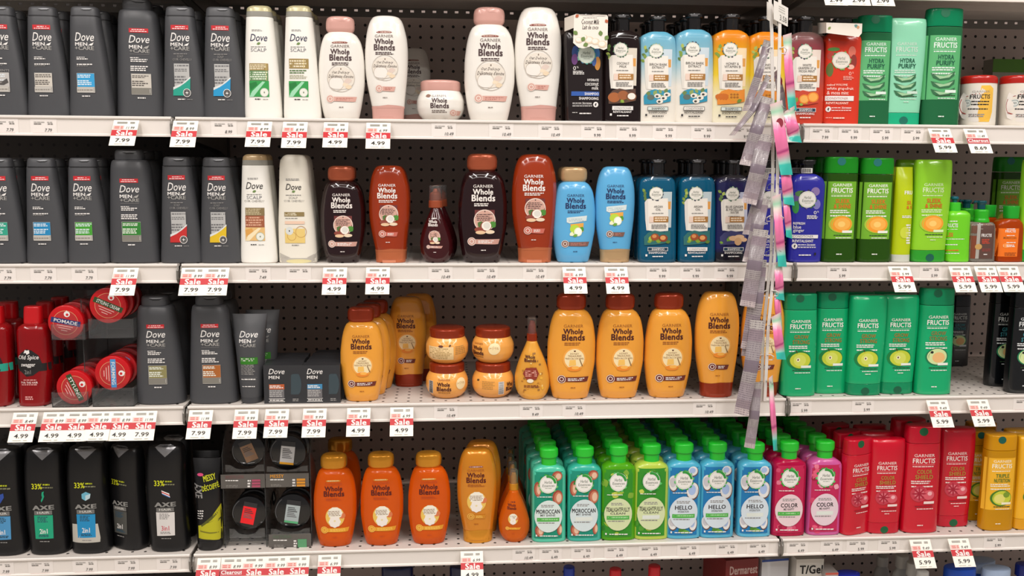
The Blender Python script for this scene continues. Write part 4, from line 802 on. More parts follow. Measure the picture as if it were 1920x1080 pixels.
# ---------------------------------------------------------------- black hair-care bottles, fourth shelf left
BB = M('#0f0f11', .34)
def axe(key, c1, cut, chrome=False, deco='s'):
    P = Proto('shampoo_bottle', 'D1', (368, 920), .02, .026); PROTO[key] = P
    P.solid('body', [(920, 250, 490), (900, 236, 512, 1.05), (800, 225, 505), (650, 205, 486), (450, 190, 468), (300, 186, 462), (180, 192, 452, .92), (150, 205, 435, .8), (140, 230, 405, .65)], BB, n=2.6, rb=.004, rt=.003, N=30)
    P.p([(232, 168), (300, 158), (386, 168), (345, 205), (302, 242), (262, 205)], M('#9a9a9c', .25, metal=.5)); P.p([(238, 166), (270, 150), (345, 148), (382, 166), (310, 176)], M('#6a6a6c', .3, metal=.3)); P.p([(255, 160), (300, 154), (365, 160), (300, 170)], ink('#2a2a2c'))
    P.t('33%', 228, 408, 300, 448, ink('#d8dc20'), .02); P.g(306, 408, 356, 424, 1, ink('#b8c020')); P.g(300, 430, 380, 444, 1, ink('#7d7d60'))
    d = ink(c1)
    if deco == 's': P.p([(300, 470), (316, 462), (312, 480), (318, 500), (308, 525), (298, 542), (294, 530), (304, 510), (298, 490)], d)
    elif deco == 'bolt': P.p([(290, 530), (305, 480), (330, 470), (335, 500), (310, 540), (290, 555)], ink('#2a4a9c'))
    elif deco == 'cube': P.p([(280, 490), (310, 474), (345, 488), (340, 520), (308, 538), (282, 522)], ink('#6ab0c8')); P.p([(308, 500), (345, 488), (340, 520), (308, 538)], ink('#b8d0d8'))
    elif deco == 'bars': P.p([(280, 478), (338, 500), (345, 530), (285, 500)], WH); P.p([(282, 486), (340, 510), (342, 518), (284, 494)], RED); P.p([(284, 500), (342, 525), (344, 532), (288, 508)], ink('#3a6ab0'))
    P.t('AXE', 235, 558, 388, 596, ink('#8d8c88'), .05); P.r(246, 602, 376, 628, ink('#6c6b68')); P.t('HAIR', 268, 606, 356, 624, ink('#d0cec8'), .01)
    if chrome: P.p([(218, 700), (400, 700), (420, 800), (418, 830), (320, 838), (222, 828)], M('#c9c6bc', .3, metal=.3))
    P.p([(246, 634), (380, 632), (386, 798), (258, 802)], d); P.g(270, 642, 350, 686, 4, ink('#24485c') if c1 != '#d8d4d0' else GY); P.t(cut, 288, 730, 342, 766, WH if c1 != '#d8d4d0' else ink('#c85a64'), .02); P.g(280, 772, 368, 790, 2, ink('#24485c') if c1 != '#d8d4d0' else GY); P.g(288, 816, 358, 826, 1, GY)
    return P.done()
axe('ax_blue', '#4a90c0', '2in1', False, 'bolt'); axe('ax_green', '#16a078', '2in1'); axe('ax_cyan', '#1a8ac0', '2in1', True, 'cube'); axe('ax_grey', '#4c4c48', '2in1', False, 'none'); axe('ax_white', '#d8d4d0', '3in1', False, 'bars')
P = Proto('hair_gel_tube', 'D1', (1524, 894), .02, .02); PROTO['tube_axe'] = P
P.solid('body', [(800, 1432, 1612), (650, 1428, 1610), (500, 1420, 1606), (330, 1404, 1600, .6), (232, 1395, 1596, .12)], BB, n=2.3, rb=.0004, rt=.0004)
P.solid('cap', [(894, 1440, 1604), (850, 1436, 1610), (802, 1432, 1612)], M('#121214', .3), n=2.3, rb=.003, rt=.0004, N=8)
P.p([(1436, 712), (1606, 640), (1610, 720), (1606, 800), (1520, 812), (1440, 800)], ink('#b8b41c')); P.p([(1470, 700), (1530, 650), (1598, 552), (1607, 642)], ink('#b8b41c')); P.p([(1455, 708), (1520, 655), (1580, 600), (1585, 612), (1530, 672), (1460, 722)], ink('#55561a')); P.p([(1450, 745), (1520, 760), (1600, 745), (1600, 752), (1520, 770), (1450, 755)], ink('#77741c'))
P.t('MESSY', 1470, 345, 1560, 395, ink('#c8cc20'), .03, 0, .22); P.t('DÉCOIFFÉ', 1460, 400, 1584, 460, ink('#c8cc20'), .03, 0, .22); P.e_(1450, 350, 22, 12, ink('#d84a7c'))
P.t('AXE', 1395, 440, 1485, 480, GY, .05, 0, -1.5); P.g(1432, 600, 1474, 670, 4, WH); P.done()
# ================================================================== SETTING
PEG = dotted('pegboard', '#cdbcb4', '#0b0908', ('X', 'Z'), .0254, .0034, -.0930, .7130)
DECK = dotted('shelf_steel', '#d8d0c8', '#2a2624', ('X', 'Y'), .0254, .0030, .004, .018)
STEEL = M('#cfc8c0', .4, kind='steel'); RAIL = M('#e6dfd8', .35, kind='rail'); RAILC = M('#ded7d1', .3, kind='rail_channel'); DKST = M('#8a8680', .35, metal=.5, kind='bracket')
BACK_Y = .40
JX = [-1.7192, -.5, .7192, 1.9384]
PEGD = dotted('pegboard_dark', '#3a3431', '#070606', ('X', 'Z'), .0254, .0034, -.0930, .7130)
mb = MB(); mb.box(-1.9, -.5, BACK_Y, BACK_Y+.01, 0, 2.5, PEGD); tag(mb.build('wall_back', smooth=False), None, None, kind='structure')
mb = MB(); mb.box(-.5, 2.1, BACK_Y, BACK_Y+.01, 0, 2.5, PEG)
tag(mb.build('wall_back', smooth=False), None, None, kind='structure')
mb = MB()
for x in JX: mb.box(x-.015, x+.015, BACK_Y-.012, BACK_Y, .05, 2.5, M('#6a615a', .5, kind='post'))
tag(mb.build('trim_1', smooth=False), None, None, kind='structure')
mb = MB(); mb.box(-4, 4, -4, .45, -.02, 0, M('#b8b0a4', .3, kind='floor_tile')); tag(mb.build('floor', smooth=False), None, None, kind='structure')
mb = MB(); mb.box(-4, 4, -4, .45, 3.25, 3.27, M('#d8d4cc', .7, kind='ceiling_tile')); tag(mb.build('ceiling', smooth=False), None, None, kind='structure')

SEC = ['left bay', 'middle bay', 'right bay']
RN = ['topmost shelf, above the bottles', 'shelf under the top row of bottles', 'shelf under the second row of bottles', 'shelf under the third row of bottles', 'shelf under the fourth row of bottles', 'lowest shelf at the picture edge']
for row, z in enumerate(SHELF_Z):
    for sct in range(3):
        x0, x1 = JX[sct]+.004, JX[sct+1]-.004
        e = empty('shelf', ((x0+x1)/2, 0, z)); tag(e, 'white steel %s, %s' % (RN[row], SEC[sct]), 'shelf', 'gondola shelves')
        w = (x1-x0)/2; cx = (x0+x1)/2
        mb = MB(); sl = BACK_Y-.028
        yb = BACK_Y-.013
        # perforated deck: its rear strip has real slots, the light falls through them
        md = DECK
        if row == 0:
            yb = .374; mb.box(-w, w, .004, yb, -.004, 0, md); n = int(2*w/.0254)
            mb.box(-w, w, .372, yb, -.017, -.004, DKST); mb.box(-w, w, .372, yb, -.034, -.022, DKST)
            for i in range(n): xa = -w+i*.0254; mb.box(xa+.008, xa+.0254, .372, yb, -.022, -.017, DKST)
            mb.box(-w, w, .007, .3715, -.013, -.010, STEEL); yb = BACK_Y-.013
        else: mb.box(-w, w, .004, yb, -.004, 0, md)
        mb.box(-w, w, .004, .007, -.030, -.004, STEEL); mb.box(-w, w, .007, .022, -.031, -.028, STEEL)
        mb.box(-w, w, .18, .20, -.024, -.004, STEEL)
        d = mb.build('deck', e, smooth=False)
        mb = MB(); P_ = [(.004, .0), (-.004, .0015), (-.0055, 0), (-.0055, -.003), (-.002, -.0055), (-.002, -.031), (-.005, -.033), (-.005, -.036), (.004, -.036)]
        mb.rings([[(-w, y, zz) for y, zz in P_], [(w, y, zz) for y, zz in P_]], RAIL); mb.build('price_rail', e, smooth=False)
        for sd in (-1, 1):
            mb = MB(); xx = sd*(w-.006)
            mb.rings([[(xx+q, .012, -.034), (xx+q, .012, -.005), (xx+q, yb, -.005), (xx+q, yb, -.075), (xx+q, yb-.06, -.06)] for q in (-.0015, .0015)], DKST)
            mb.tube([(sd*(w+.0005), -.004, -.004), (sd*(w+.0005), -.008, -.012), (sd*(w+.0005), -.008, -.028), (sd*(w+.0005), -.003, -.036)], .0022, DKST)
            mb.build('bracket', e, smooth=False)

# ================================================================== PLACING THE GOODS
P_ = place
gb_ = 'charcoal bottle'
# --- top shelf
P_('dm_charcoal', 1, 17, 219, 13, 'charcoal slanted bottle with grey lump picture, at the left edge', back=3, ref='left-edge bottle', plain='charcoal bottle')
P_('dm_white', 1, 96, 219, 14, 'charcoal slanted bottle with red tag and beige panel', back=4, ref='beige-panel bottle', plain='charcoal bottle')
P_('dm_blue', 1, 174, 219, 14, 'charcoal slanted bottle with bright blue panel and no red tag', back=4, ref='blue-panel bottle', plain='charcoal bottle')
P_('db_white', 1, 272, 219, 1, rz=.10, d=.03, desc='large charcoal bottle with beige panel and set-back cap', back=2, step=.066, ref='large beige-panel bottle', plain='large charcoal bottle')
P_('dm_scalp_teal', 1, 349, 219.5, 14, 'charcoal slanted bottle with grey panel fading to teal and round badge', back=4, ref='teal-fade bottle', plain='charcoal bottle')
P_('dm_scalp_blue', 1, 423, 220, 15, 'charcoal slanted bottle with grey panel fading to blue and round badge', back=3, ref='blue-fade bottle', plain='charcoal bottle')
P_('dw_green', 1, 495, 222.5, 12, 'cream slanted bottle with gold cap and tall green cucumber panel', back=2, ref='tall green-panel cream bottle', plain='cream slanted bottle')
P_('dw_green2', 1, 568, 223, 12, 'cream slanted bottle with gold cap and split gold and green panels', back=2, ref='split-panel cream bottle', plain='cream slanted bottle')
P_('ws_oat', 1, 641, 225, 32, 'small cream oval shampoo bottle with pink cap')
P_('wc_oat', 1, 726, 226, 31, 'small cream conditioner bottle standing on its pink cap')
P_('wc_oat', 1, 778, 223, 91, 'dim cream bottle standing alone by the pegboard', d=.27)
P_('jar_oat', 1, 826, 228, 152, 'cream hair mask jar with pale pink lid', 'jar')
P_('ws_oat', 1, 916, 229, 15, 'large cream oval shampoo bottle with pink cap')
P_('wc_oat', 1, 1007, 229, 15, 'large cream conditioner bottle standing on its pink cap')
P_('he_black', 1, 1097, 229.5, 27, 'black bottle with blue band and a paper card round its neck', back=1, ref='carded black bottle', plain='black bottle')
P_('he_milk', 1, 1166, 230, 28, 'black bottle with white paper label of halved coconuts', 'bottle', back=2, ref='coconut-label bottle', plain='black-capped dark bottle')
P_('he_birch_s', 1, 1231, 231, 31, 'blue-to-white bottle with bark label, left of its twin', back=2, ref='left blue-to-white bottle', plain='blue-to-white bottle')
P_('he_birch_c', 1, 1298, 231, 26, 'blue-to-white bottle with bark label, right of its twin', back=3, ref='right blue-to-white bottle', plain='blue-to-white bottle')
P_('he_honey_s', 1, 1367, 232, 27, 'yellow-orange black-capped bottle with honeycomb label, in full view', back=3, ref='fully seen yellow-orange bottle', plain='yellow-orange bottle')
P_('he_honey_c', 1, 1432, 233, 31, 'yellow-orange black-capped bottle half hidden behind the hanging sachets', back=2, ref='sachet-hidden yellow bottle', plain='yellow-orange bottle')
P_('he_grape', 1, 1504, 232, 31, 'red and clear bottle with white label of orange slices', back=3, ref='orange-slice bottle', plain='red and clear bottle')
P_('he_red', 1, 1573, 233.5, 35, 'red black-capped bottle with a folded white card over its shoulders', back=1, ref='carded red bottle', plain='red bottle')
P_('fs_hydra', 1, 1631, 234, 30, 'translucent dark green shampoo bottle with three aloe slices, smaller one', back=1, ref='smaller aloe bottle', plain='translucent green bottle')
P_('fc_hydra', 1, 1687, 235, 35, 'pale mint conditioner bottle standing on its green cap', back=1, ref='mint conditioner', plain='pale mint bottle')
P_('fs_hydra', 1, 1758, 235, 17, 'translucent green shampoo bottle with three aloe slices, tallest on the right')
P_('jar_red', 1, 1832, 236, 143, 'white treatment jar with red lid and round label, left one', 'jar')
P_('jar_red', 1, 1905, 237, 143, 'white treatment jar with red lid, turned, cut by the right edge', 'jar', rz=.42)
# --- second shelf
P_('dm_teal', 2, 14, 495, 296, 'charcoal slanted bottle with teal green panel, at the left edge', back=3, ref='teal-panel bottle', plain='charcoal bottle')
P_('dm_azure', 2, 93, 495, 296, 'charcoal slanted bottle with azure blue panel', back=4, ref='azure-panel bottle', plain='charcoal bottle')
P_('dm_green', 2, 170, 495, 296, 'charcoal slanted bottle with leaf green panel', back=4, ref='green-panel bottle', plain='charcoal bottle')
P_('db_green', 2, 257, 494, 281, 'large charcoal bottle with dark green panel and set-back cap', back=2, step=.066, ref='large green-panel bottle', plain='large charcoal bottle')
P_('dm_scalp_red', 2, 343, 494, 294, 'charcoal slanted bottle with grey panel slashed by red', back=4, ref='red-slash bottle', plain='charcoal bottle')
P_('dm_scalp_yellow', 2, 416, 494, 295, 'charcoal slanted bottle with grey panel fading to yellow', back=3, ref='yellow-fade bottle', plain='charcoal bottle')
P_('dw_brown', 2, 487, 493.5, 289, 'cream slanted bottle with tan cap and brown macadamia panel', back=1, step=.045, ref='tan-capped cream bottle', plain='cream slanted bottle')
P_('dw_cond', 2, 560, 493, 290, 'cream conditioner bottle standing on its grey base', back=2, step=.045, ref='grey-based cream conditioner', plain='cream conditioner bottle')
P_('ws_coco', 2, 643, 492, 311, 'small dark maroon oval shampoo bottle with copper cap', back=1, ref='small maroon bottle', plain='small maroon bottle')
P_('wc_coco', 2, 731, 492, 310, 'small rust-red conditioner bottle standing on its copper cap', back=1, ref='small rust-red bottle', plain='small rust-red bottle')
P_('sp_coco', 2, 819, 491.5, 348, 'small maroon spray bottle with copper pump and clear cover', back=1, ref='small maroon spray', plain='small maroon spray bottle', shift=.012)
P_('ws_coco', 2, 903, 491.5, 288, 'large dark maroon oval shampoo bottle with copper cap', back=1, ref='large maroon bottle', plain='large maroon bottle', step=.058)
P_('wc_coco', 2, 1000, 492, 289, 'large rust-red conditioner bottle standing on its copper cap')
P_('ws_blue', 2, 1073, 492, 313, 'sky blue oval shampoo bottle with tan cap', back=1, ref='sky blue shampoo', plain='sky blue shampoo bottle')
P_('wc_blue', 2, 1150, 492, 312, 'sky blue conditioner bottle standing on its tan cap')
P_('he_argan_s', 2, 1231, 491, 298, 'deep teal bottle with argan nut label and outlined word box', back=2, ref='left deep teal bottle', plain='deep teal bottle')
P_('he_argan_c', 2, 1304, 491, 298, 'deep teal bottle with argan nut label and filled white word box', back=2, ref='right deep teal bottle', plain='deep teal bottle')
P_('he_ginger', 2, 1371, 491, 299, 'navy bottle with ginger root paper label, left of the sachets', back=2, ref='ginger-label bottle', plain='navy bottle')
P_('he_purple', 2, 1436, 491, 299, 'violet-blue bottle hidden behind the hanging sachets', back=1, ref='sachet-hidden violet bottle', plain='violet-blue bottle')
P_('he_purple', 2, 1505, 491, 299, 'violet-blue black-capped conditioner bottle right of the hanging sachets', back=1, ref='fully seen violet bottle', plain='violet-blue bottle')
P_('fs_sleek', 2, 1569, 491, 294, 'green shampoo bottle with orange fruit and dark base, left of two', back=2, ref='left orange-fruit bottle', plain='green shampoo bottle')
P_('fs_sleek', 2, 1635, 491, 296, 'green shampoo bottle with orange fruit and dark base, right of two', back=1, ref='right orange-fruit bottle', plain='green shampoo bottle')
P_('tube_lime', 2, 1686, 491, 313, 'slim lime yellow tube with grey cap', 'tube', back=1, ref='lime tube', plain='lime yellow tube', step=.04)
P_('fc_sleek', 2, 1736, 491, 299, 'lime green conditioner bottle standing on its green cap', back=1, ref='lime conditioner', plain='lime green bottle', shift=-.016)
P_('pump_lime', 2, 1791, 491, 368, 'lime green leave-in bottle with small teal pump')
P_('pump_clear', 2, 1837, 491, 376, 'clear serum bottle with green collar and teal pump', back=1, ref='clear serum bottle', plain='clear pump bottle')
P_('oil_amber', 2, 1887, 491, 386, 'amber orange oil bottle with broad green cap', back=2, ref='amber oil bottle', plain='amber oil bottle', shift=-.022, step=.046)
P_('fc_sleek', 2, 1936, 491, 299, 'lime green bottle cut by the right edge')
P_('fs_sleek', 2, 1880, 477, 294, 'shaded green shampoo bottle behind the amber oil bottles', d=.19)
# --- third shelf
P_('os_teal', 3, -4, 764, 573, 'red body wash bottle with teal band, cut by the left edge', back=1, ref='teal-band red bottle', plain='red body wash bottle', step=.06)
P_('os_black', 3, 68, 763, 573, 'red body wash bottle with black band and oval', back=2, ref='black-band red bottle', plain='red body wash bottle', step=.06)
P_('db_olive', 3, 305, 760, 553, 'large charcoal bottle with olive panel, beside the tin rack', back=1, step=.07, ref='olive-panel bottle', plain='large charcoal bottle')
P_('db_orange', 3, 404, 760, 552, 'large charcoal bottle with orange-brown panel', back=1, step=.07, ref='orange-panel bottle', plain='large charcoal bottle')
P_('tube_dove', 3, 473, 755, 588, 'dark grey squeeze tube with green strip, standing on its cap', 'tube', back=1, ref='dark squeeze tube', plain='dark grey tube', shift=.014)
P_('box_orange', 3, 530.5, 755, 682, 'small black styling box with orange strip', 'box', back=3, step=.031, ref='orange-strip box', plain='small black box', jit=.002)
P_('box_blue', 3, 601, 755, 682, 'small black styling box with blue strip', 'box', back=4, step=.031, ref='blue-strip box', plain='small black box', jit=.002, shift=.003)
P_('ws_honey', 3, 679, 753, 575, 'honey-yellow oval shampoo bottle with two more close behind it', back=2, ref='leftmost honey shampoo', plain='honey-yellow shampoo bottle', shift=.011, step=.05, jit=0)
P_('wc_honey', 3, 765, 727, 556, 'honey-yellow conditioner bottle set back behind the shelf edge', d=.132, back=1, ref='set-back honey conditioner', plain='honey-yellow conditioner', shift=.022, step=.05, jit=0)
jf = P_('jar_front', 3, 838, 752, 677, 'honey-yellow jar with copper lid, bottom of the left stack', 'jar', d=.018)
sj = jf.scale[0]; hj = PROTO['jar_front'].H*sj
o_ = inst('jar_back', (jf.location[0]+.0005, jf.location[1], SHELF_Z[3]+hj), sj); tag(o_, 'honey-yellow jar with small print turned forward, top of the left stack', 'jar')
jc = P_('jar_code', 3, 924, 751, 677, 'honey-yellow jar showing its bar code, bottom of right stack', 'jar', sc=sj, d=.018)
o_ = inst('jar_front', (jc.location[0]-.0005, jc.location[1], SHELF_Z[3]+hj), sj, rz=-.7); tag(o_, 'honey-yellow jar turned to the left, top of the right stack', 'jar')
P_('sp_honey', 3, 998, 750, 595, 'honey-yellow teardrop spray bottle with copper pump')
P_('ws_honey', 3, 1068, 749, 549, 'large honey-yellow oval shampoo, right beside the teardrop spray')
P_('ws_honey', 3, 1158, 748, 549, 'large honey-yellow oval shampoo, middle of three in a row')
P_('ws_honey', 3, 1248, 747, 548, 'large honey-yellow oval shampoo, rightmost of three in a row')
P_('wc_honey', 3, 1339, 744, 546, 'large honey-yellow conditioner bottle left of the hanging sachets')
P_('wc_honey', 3, 1424, 743, 549, 'large honey-yellow conditioner bottle half hidden by the hanging sachets')
P_('fs_grow', 3, 1493, 742, 549, 'emerald shampoo bottle with green apple, next to the hanging sachets')
P_('fs_grow', 3, 1552, 739, 550, 'emerald shampoo bottle with green apple, tucked behind its neighbour', d=.03, sc=PROTO['fs_grow'].root.scale[0])
P_('fc_grow', 3, 1616, 741, 553, 'emerald conditioner bottle standing on its cap, left of two', back=1, ref='left emerald conditioner', plain='emerald bottle')
P_('fc_grow', 3, 1676, 740, 552, 'emerald conditioner bottle standing on its cap, right of two', back=1, ref='right emerald conditioner', plain='emerald bottle', d=.02)
P_('fs_growp', 3, 1745, 739, 539, 'largest emerald shampoo bottle with pale fruit', d=.012)
P_('fs_black', 3, 1790, 683, 552, 'black bottle standing deep by the pegboard', d=.27)
P_('fs_black', 3, 1914, 735, 545, 'black bottle with silver fruit ring, cut by the right edge', back=1, ref='right-edge black bottle', plain='black bottle', step=.06, shift=-.01)
# --- fourth shelf
P_('ax_blue', 4, 18, 1043, 838, 'black bottle with light blue panel, at the left edge', back=1, ref='light-blue-panel black bottle', plain='black bottle', step=.065)
P_('ax_green', 4, 96, 1039, 836, 'black bottle with sea green panel', back=1, ref='green-panel black bottle', plain='black bottle', step=.065)
P_('ax_cyan', 4, 174, 1038, 834, 'black bottle with cyan panel on a chrome patch', back=1, ref='cyan-panel black bottle', plain='black bottle', step=.065)
P_('ax_grey', 4, 247, 1031, 832, 'black bottle with dull grey panel, turned aside', rz=-.5, d=.028)
P_('ax_white', 4, 320, 1034, 830, 'black bottle with white panel and striped emblem', back=1, ref='white-panel black bottle', plain='black bottle', step=.065)
P_('tube_axe', 4, 395, 1031, 858, 'black gel tube with yellow splash, standing on its cap', 'tube', back=1, ref='yellow-splash tube', plain='black gel tube', shift=-.012)
P_('ws_orange', 4, 629, 1026, 850, 'translucent orange oval shampoo bottle, leftmost of three', d=.012)
q_ = P_('ws_orange', 4, 640, 968, 812, 'shaded translucent orange bottle behind the leftmost orange one', d=.13, sc=.98)
P_('ws_orange', 4, 716, 1022, 848, 'translucent orange oval shampoo bottle, middle of three', d=.012)
P_('ws_orange', 4, 804, 1020, 847, 'translucent orange oval shampoo bottle, rightmost of three', d=.012)
P_('wc_orange', 4, 894, 1016, 840, 'golden orange conditioner bottle', back=1, ref='golden conditioner', plain='golden conditioner bottle', shift=.012, step=.052, jit=0, d=.014)
P_('sp_orange', 4, 964, 1017, 880, 'orange teardrop spray bottle with gold pump', back=3, ref='orange spray', plain='orange spray bottle', shift=.001, step=.05, jit=.004)
cols = [('hg_mor_s', 1028, 1014, 838, 'mint bottle with shell label and green band'), ('hg_mor_c', 1094, 1012, 836, 'teal bottle with shell label and no green band'),
        ('hg_tea_s', 1157, 1009, 833, 'clear green bottle with tea leaf label and green band'), ('hg_tea_c', 1218, 1006, 831, 'yellowish bottle with tea leaf label, no green band'),
        ('hg_hel_s', 1278, 1004, 829, 'sky blue bottle with coconut label, leftmost of three'), ('hg_hel_s', 1340, 1003, 828, 'sky blue bottle with coconut label, middle of three'),
        ('hg_hel_c', 1410, 1001, 829, 'sky blue bottle with coconut label, rightmost of three'), ('hg_col_s', 1473, 999, 826, 'crimson bottle with petal label and green band'), ('hg_col_c', 1539, 996, 825, 'pink bottle with petal label and no green band')]
RF = ['mint one', 'teal one', 'clear green one', 'yellow-green one', 'leftmost sky blue one', 'middle sky blue one', 'rightmost sky blue one', 'crimson one', 'pink one']
for (k, x, y, t, ds), rf in zip(cols, RF):
    P_(k, 4, x, y, t, 'green-capped '+ds, back=6, step=.047, ref=rf, plain='green-capped bottle', d=.012, jit=.0025, shift=-.0005)
P_('fs_color', 4, 1599, 997, 820, 'red shampoo bottle turned to the right, beside the pink one', rz=.35, back=2, ref='turned red bottle', plain='red bottle', shift=-.003)
P_('fc_color', 4, 1652, 993, 821, 'small red conditioner bottle standing on its cap', back=2, ref='small red conditioner', plain='red conditioner bottle', shift=.003)
P_('fs_color', 4, 1719, 991, 796, 'large red shampoo bottle with dark green dot on its cap', back=1, ref='large red shampoo', plain='large red bottle', shift=-.004)
P_('fc_color', 4, 1780, 980, 801, 'large red conditioner bottle half behind the large shampoo', d=.04)
P_('fs_triple', 4, 1826, 977, 805, 'shaded amber yellow bottle behind the front yellow one', d=.07)
P_('fs_triple', 4, 1864, 991, 813, 'translucent yellow shampoo bottle with avocado picture', back=1, ref='front yellow shampoo', plain='yellow bottle', step=.09, shift=.01)
P_('fc_triple', 4, 1924, 990, 816, 'yellow conditioner bottle cut by the right edge', back=1, ref='right-edge yellow bottle', plain='yellow bottle')

# ---------------------------------------------------------------- neck card and shoulder card
def over(obj_list, name, label, build, cat='card'):
    e = empty(name); build(e); tag(e, label, cat); return e
def card_quad(mb, P4, y0, y1, th, m):
    """card facing out: four corner pixels at plane y0"""
    a = [at(px, py, y0) for px, py in P4]; mb.rings([[tuple(q) for q in a], [(q[0], q[1]+th, q[2]) for q in a]], m)
CARD = M('#f0e8dc', .5, kind='card')
class Flat:
    """upright flat print surface addressed in crop pixels at plane y"""
    pass
def flat_proto(crop, Y, org):
    P = Proto.__new__(Proto); P.ox, P.oy, P.sc = CROP[crop]; P.Y = Y; P.T = 0; P.b = np.array(org, float); P.solids = []; P.lab = MB(); P.let = MB(); P.e = 0; P.H = 0; P.dx = P.dy = 0
    P.fr = lambda x, z: 0.0
    P.root = None
    return P
def finish_flat(P, root):
    P.root = root; P.done()
c0 = at(860+955/3.857, 105/3.857, -.012); E0 = empty('neck_card', c0)
mb = MB(); q = lambda X, Y, y: tuple(at(860+X/3.857, Y/3.857, y)-c0)
front = [(835, 112), (1000, 108), (1080, 122), (1078, 250), (1074, 350), (1050, 362), (1020, 350), (985, 352), (955, 335), (900, 350), (868, 345), (828, 310)]
mb.rings([[q(X, Y, -.012) for X, Y in front], [q(X, Y, -.011) for X, Y in front]], CARD)
mb.rings([[q(835, 108, -.012), q(1078, 118, -.012), q(1070, 105, .05), q(850, 98, .05)], [q(835, 111, -.012), q(1078, 121, -.012), q(1070, 108, .05), q(850, 101, .05)]], CARD)
mb.rings([[q(765, 130, .03), q(835, 106, -.012), q(835, 200, -.012), q(765, 228, .03)], [q(768, 130, .031), q(838, 106, -.011), q(838, 200, -.011), q(768, 228, .031)]], CARD)
mb.build('card', E0, smooth=False)
F_ = flat_proto('A3', -.0128, c0)
F_.t('Coconut Milk', 888, 140, 1018, 175, ink('#4a4440'), .01, .2); F_.t('Lait de coco', 895, 180, 1012, 212, ink('#4a4440'), .01, .2); F_.g(900, 125, 1000, 132, 1, GY)
for x, y, r in ((945, 290, 34), (990, 300, 30), (1040, 320, 32), (870, 290, 26), (910, 270, 22)): F_.e_(x, y, r, r*.8, ink('#e2d2b8')); F_.e_(x-4, y-4, r*.7, r*.55, ink('#f2ece0'))
for x, y, a in ((890, 300, 60), (900, 330, 20), (1030, 260, 100), (1060, 290, 60), (860, 250, 140)): F_.leaf(x, y, 40, a, ink('#6f8a4a'), .4)
for x, y, a in ((845, 125, 40), (1062, 140, 300)): F_.leaf(x, y, 30, a, ink('#b8603c'), .4)
finish_flat(F_, E0); tag(E0, 'white paper card with coconuts hung round the black bottle neck', 'card')
c0 = at(1300+1090/3.856, 200/3.856, -.014); E0 = empty('shoulder_card', c0); mb = MB(); q = lambda X, Y, y: tuple(at(1300+X/3.856, Y/3.856, y)-c0)
mb.rings([[q(962, 160, -.014), q(1222, 168, -.014), q(1218, 240, -.014), q(1195, 268, -.014), q(962, 238, -.014)], [q(962, 160, -.013), q(1222, 168, -.013), q(1218, 240, -.013), q(1195, 268, -.013), q(962, 238, -.013)]], CARD)
mb.rings([[q(962, 160, -.014), q(898, 165, .05), q(896, 245, .05), q(962, 238, -.014)], [q(965, 160, -.013), q(901, 165, .051), q(899, 245, .051), q(965, 238, -.013)]], CARD)
mb.rings([[q(962, 160, -.014), q(1222, 168, -.014), q(1180, 165, .05), q(898, 165, .05)], [q(962, 163, -.014), q(1222, 171, -.014), q(1180, 168, .05), q(898, 168, .05)]], CARD)
mb.build('card', E0, smooth=False); F_ = flat_proto('A4', -.0148, c0)
F_.leaf(975, 215, 30, 50, ink('#8a9a5a')); F_.leaf(1165, 180, 30, -30, ink('#6a9a94'), .4); F_.leaf(1190, 210, 26, 80, ink('#d8a070'), .4); finish_flat(F_, E0); tag(E0, 'folded white card lying over the shoulders of the red bottle', 'card')

# ---------------------------------------------------------------- leaning carton at the right of the top shelf
a = at(1905, 190, .30); E0 = empty('carton', (a[0], .30, SHELF_Z[1]+.0)); mb = MB(); mb.box(-.075, .075, -.02, .02, 0, .165, M('#8f8c80', .5, kind='carton')); mb.build('box', E0, smooth=False)
mb = MB(); mb.box(-.076, .076, -.0208, -.0202, .135, .165, ink('#4a7a1c')); mb.box(-.05, -.025, -.0208, -.0202, .07, .10, ink('#20241c')); mb.box(-.018, .004, -.0208, -.0202, .07, .10, ink('#20241c')); mb.box(.03, .06, -.0208, -.0202, .05, .12, ink('#2a2e22')); mb.build('label_print', E0, smooth=False)
E0.rotation_euler = (0, 0, 0); tag(E0, 'grey-green carton standing in shade behind the red-lidded jars', 'carton')

